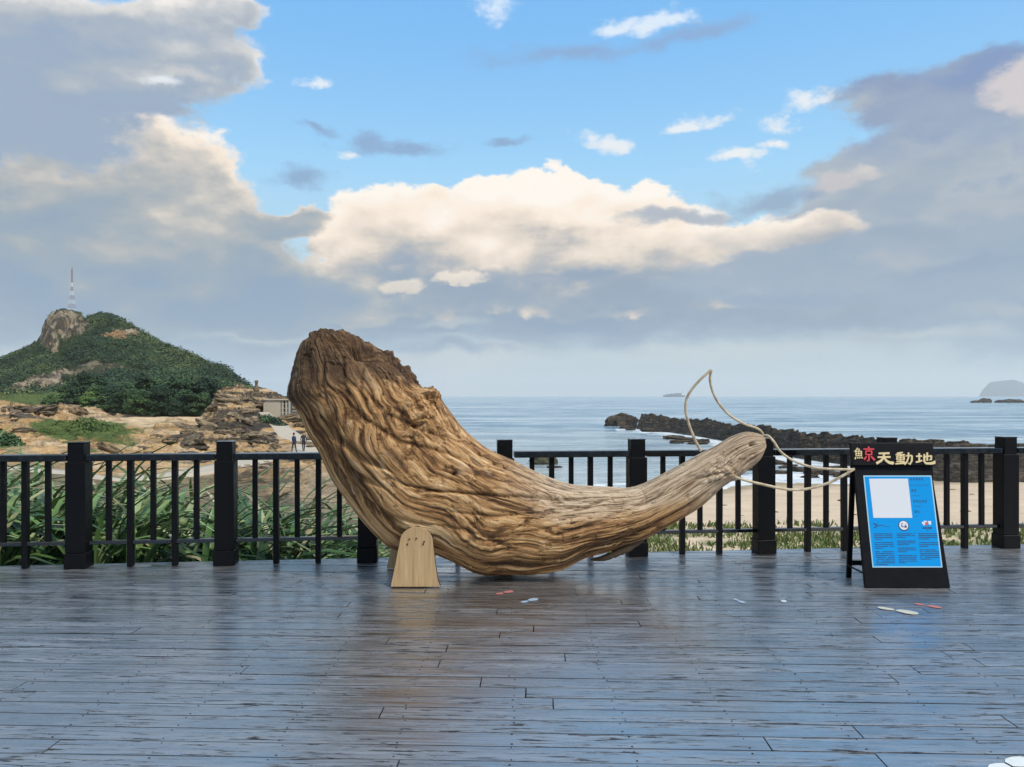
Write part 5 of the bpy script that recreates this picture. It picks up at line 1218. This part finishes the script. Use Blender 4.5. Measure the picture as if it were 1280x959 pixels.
# ------------------------------------------------------------------ two walkers on the path
def person(px, d, z, label, shirt, legs, hair=(.012, .01, .01), face=0.0, stride=.18):
    p = thing('person', label, 'person', ((px - CX) / F * d, d, z), face)
    sk = (0.42, 0.26, 0.18)
    V_ = [(0, 0, .94), (0, 0, 1.16), (0, .01, 1.38), (0, .0, 1.50), (0, -.01, 1.60), (0, -.015, 1.70),
          (-.10, 0, .90), (-.11, -stride * .5, .50), (-.11, -stride, .07), (-.115, -stride - .15, .035), (.10, 0, .90), (.11, stride * .4, .50), (.11, stride, .09), (.115, stride - .13, .035),
          (-.19, 0, 1.40), (-.25, .03, 1.13), (-.25, -.06, .88), (-.245, -.09, .79), (.19, 0, 1.40), (.25, -.02, 1.13), (.25, -.12, .90), (.245, -.15, .81)]
    Ed = [(0, 1), (1, 2), (2, 3), (3, 4), (4, 5), (0, 6), (6, 7), (7, 8), (8, 9), (0, 10), (10, 11), (11, 12), (12, 13), (2, 14), (14, 15), (15, 16), (16, 17), (2, 18), (18, 19), (19, 20), (20, 21)]
    Rd = [.15, .14, .155, .055, .095, .085, .095, .065, .045, .04, .095, .065, .045, .04, .062, .047, .035, .03, .062, .047, .035, .03]
    me_ = bpy.data.meshes.new('body'); me_.from_pydata(V_, Ed, [])
    o_ = bpy.data.objects.new('body', me_); link(o_, p)
    m_ = o_.modifiers.new('skin', 'SKIN'); m_.use_smooth_shade = True
    for i, r_ in enumerate(Rd): me_.skin_vertices[0].data[i].radius = (r_, r_ * (.72 if i in (0, 1, 2) else 1))
    me_.skin_vertices[0].data[0].use_root = True
    o_.modifiers.new('sub', 'SUBSURF').render_levels = 1; o_.modifiers['sub'].levels = 1
    dg = bpy.context.evaluated_depsgraph_get(); nm = bpy.data.meshes.new_from_object(o_.evaluated_get(dg)); o_.modifiers.clear(); o_.data = nm; nm.name = 'body'
    nm.materials.clear(); cols_ = [plain('skin', sk, .6), plain('shirt', shirt, .85), plain('trousers', legs, .85)]
    for c_ in cols_: nm.materials.append(c_)
    for f_ in nm.polygons:
        c_ = f_.center; f_.material_index = 2 if (c_.z < .95 and abs(c_.x) < .2) else (0 if c_.z > 1.49 or (c_.z < .9 and abs(c_.x) > .2) else 1)
    bm_ = bmesh.new(); bmesh.ops.create_uvsphere(bm_, u_segments=14, v_segments=10, radius=.105, matrix=Matrix.Translation((0, .025, 1.705)))
    for v in list(bm_.verts):
        if v.co.y < -.03 and v.co.z < 1.72: v.co.y = -.03
    ob('hair', bm_mesh('hair', bm_, plain('hair', hair, .6), True), p)
d1 = 68.5; gz1 = ground(367.5, d1)
person(367.5, d1, max(gz1, -3.72) + .06, 'walker in a dark blue jacket on the path left of the trunk', (.025, .05, .13), (.02, .025, .04), face=2.6)
person(379.5, d1 + 1.2, max(ground(379.5, d1 + 1.2), -3.72) + .06, 'walker in dark clothes close against the trunk edge on the path', (.02, .025, .03), (.012, .016, .024), face=.6)

# ------------------------------------------------------------------ strap-leaved plants behind the railing
def strap_leaf(seed):
    r_ = np.random.default_rng(seed); L_ = r_.uniform(.95, 1.35); w = r_.uniform(.018, .030); n = 9; V_ = []
    el, x, z = r_.uniform(1.15, 1.5), 0.0, 0.0; droop = r_.uniform(1.3, 2.9); tw = r_.uniform(-.5, .5)
    for i in range(n):
        f = i / (n - 1); ww = w * min(1, .55 + f * 2.5) * (1 - f ** 3.2) + .0015
        e_ = el - droop * f ** 1.6; px_ = x; x += math.cos(e_) * L_ / (n - 1); z += math.sin(e_) * L_ / (n - 1)
        yy = tw * .25 * f * f
        V_ += [(px_, yy - ww, z + ww * .45), (px_, yy, z), (px_, yy + ww, z + ww * .45)]
    return mesh_np('leaf_%d' % seed, V_, grid_faces(n, 3), M_strap)
LM = [strap_leaf(s_) for s_ in range(10)]
cnt = 0
for row, (d0, step) in enumerate(((8.25, .5), (8.9, .55), (9.7, .62), (10.6, .68))):
    x = -7.3 + row * .2
    while x < -1.0:
        d = d0 + FB * x + rng.uniform(-.18, .18); xx = x + rng.uniform(-.12, .12); px = CX + xx / d * F
        x += step
        if px > 478: continue
        # tops: high at the outer left, falling towards the trunk
        top_py = np.interp(px, [-200, 60, 130, 250, 330, 400, 440, 480], [574, 580, 594, 603, 605, 618, 638, 654]) + row * 1.0 + rng.uniform(-6, 8)
        zt = CH - (top_py - HY) / F * d; zb = ground(px, d); s_ = (zt - zb) / 1.02
        pl = thing('strap_leaf_plant', 'clump of long arching green strap leaves in the planted bank behind the railing', 'plant', (xx, d, zb), rng.uniform(0, 6.28), 'strap-leaved plants in the bank behind the railing')
        for k in range(38):
            a = k * 2.4 + rng.uniform(-.3, .3)
            if row < 2:
                while math.sin(a + pl.rotation_euler[2]) < -.25: a += .7
            lf = ob('leaf', LM[rng.randrange(10)], pl, (0.03 * math.cos(a), .03 * math.sin(a), rng.uniform(-.05, .3) * (k % 3 == 0)), (rng.gauss(0, .12), rng.gauss(0, .16) - (.35 if k < 8 else 0), a), s_ * rng.uniform(.72, 1.05))
        cnt += 1
# under-storey of the bank: close low leaves, and herbs and grass at the sand's edge
V_ = []
nn = 15000
bx_ = nrg.uniform(-8.2, -0.2, nn); bd = nrg.uniform(7.75, 11.6, nn) + FB * bx_; bpx = CX + bx_ / bd * F
hh = np.interp(bpx, [-200, 130, 330, 400, 480, 560, 640], [.85, .75, .7, .55, .5, .35, .2]); zb = land_z(bpx, bd)[0]
ok = bd > FA + FB * bx_ + .3
cn_ = np.stack([bx_, bd, zb + hh * nrg.uniform(0, 1, nn)], 1)[ok]
Q = leaf_quads(cn_, nrg.normal(size=cn_.shape) * .6 + np.array([0, -.5, .3]), .055)
tag(ob('ground_cover', mesh_np('ground_cover', Q, np.arange(len(Q)).reshape(-1, 4), leafmat('bank_foliage', (.015, .035, .010), (.045, .09, .022), (.12, .19, .05), 3.0, .5), False)), kind='stuff')
nn = 16000
bx_ = nrg.uniform(-1.0, 19, nn); bd = nrg.uniform(14.5, 25, nn); bpx = CX + bx_ / bd * F
dens = fbm(bx_ * .5, bd * .5, 4, 4) + .35 - np.abs(bd - 20.5 + fbm(bx_ * .2, 0, 2, 3) * 5) * .09
ok = dens > nrg.uniform(0, .3, nn)
zb = land_z(bpx, bd)[0]; pos = np.stack([bx_, bd, zb], 1)[ok]
up_ = np.stack([nrg.normal(size=len(pos)) * .4, nrg.normal(size=len(pos)) * .4, np.ones(len(pos))], 1) * nrg.uniform(.06, .2, (len(pos), 1))
sd_ = nrg.normal(size=(len(pos), 3)); sd_[:, 2] = 0; sd_ = sd_ / np.linalg.norm(sd_, axis=1)[:, None] * .03
G = np.stack([pos - sd_, pos + sd_, pos + up_ + sd_ * .4, pos + up_ - sd_ * .4], 1).reshape(-1, 3)
tag(ob('shore_grass', mesh_np('shore_grass', G, np.arange(len(G)).reshape(-1, 4), M_grass, False)), kind='stuff')
for px, d, w, h in ((806, 13.5, .28, .3), (822, 13.8, .34, .34), (838, 13.6, .25, .25), (850, 14.4, .25, .2)):
    shrub(px, d, w, h, 'small leafy green herb clump at the deck edge seen under the raised tail', 'herb clumps at the deck edge', 260, M_shrub)

# ------------------------------------------------------------------ sea air
M_haze = bpy.data.materials.new('sea_haze'); M_haze.use_nodes = True; hn = M_haze.node_tree; hn.nodes.clear()
pv_ = hn.nodes.new('ShaderNodeVolumePrincipled'); pv_.inputs['Density'].default_value = 1.3e-4; pv_.inputs['Color'].default_value = (1.0, .98, .94, 1); pv_.inputs['Anisotropy'].default_value = 0.2
ho = hn.nodes.new('ShaderNodeOutputMaterial'); hn.links.new(pv_.outputs[0], ho.inputs['Volume'])
tag(ob('haze', box_mesh('haze', -10600, 10600, -40, 11900, -32, 262, M_haze, 0)), kind='stuff')
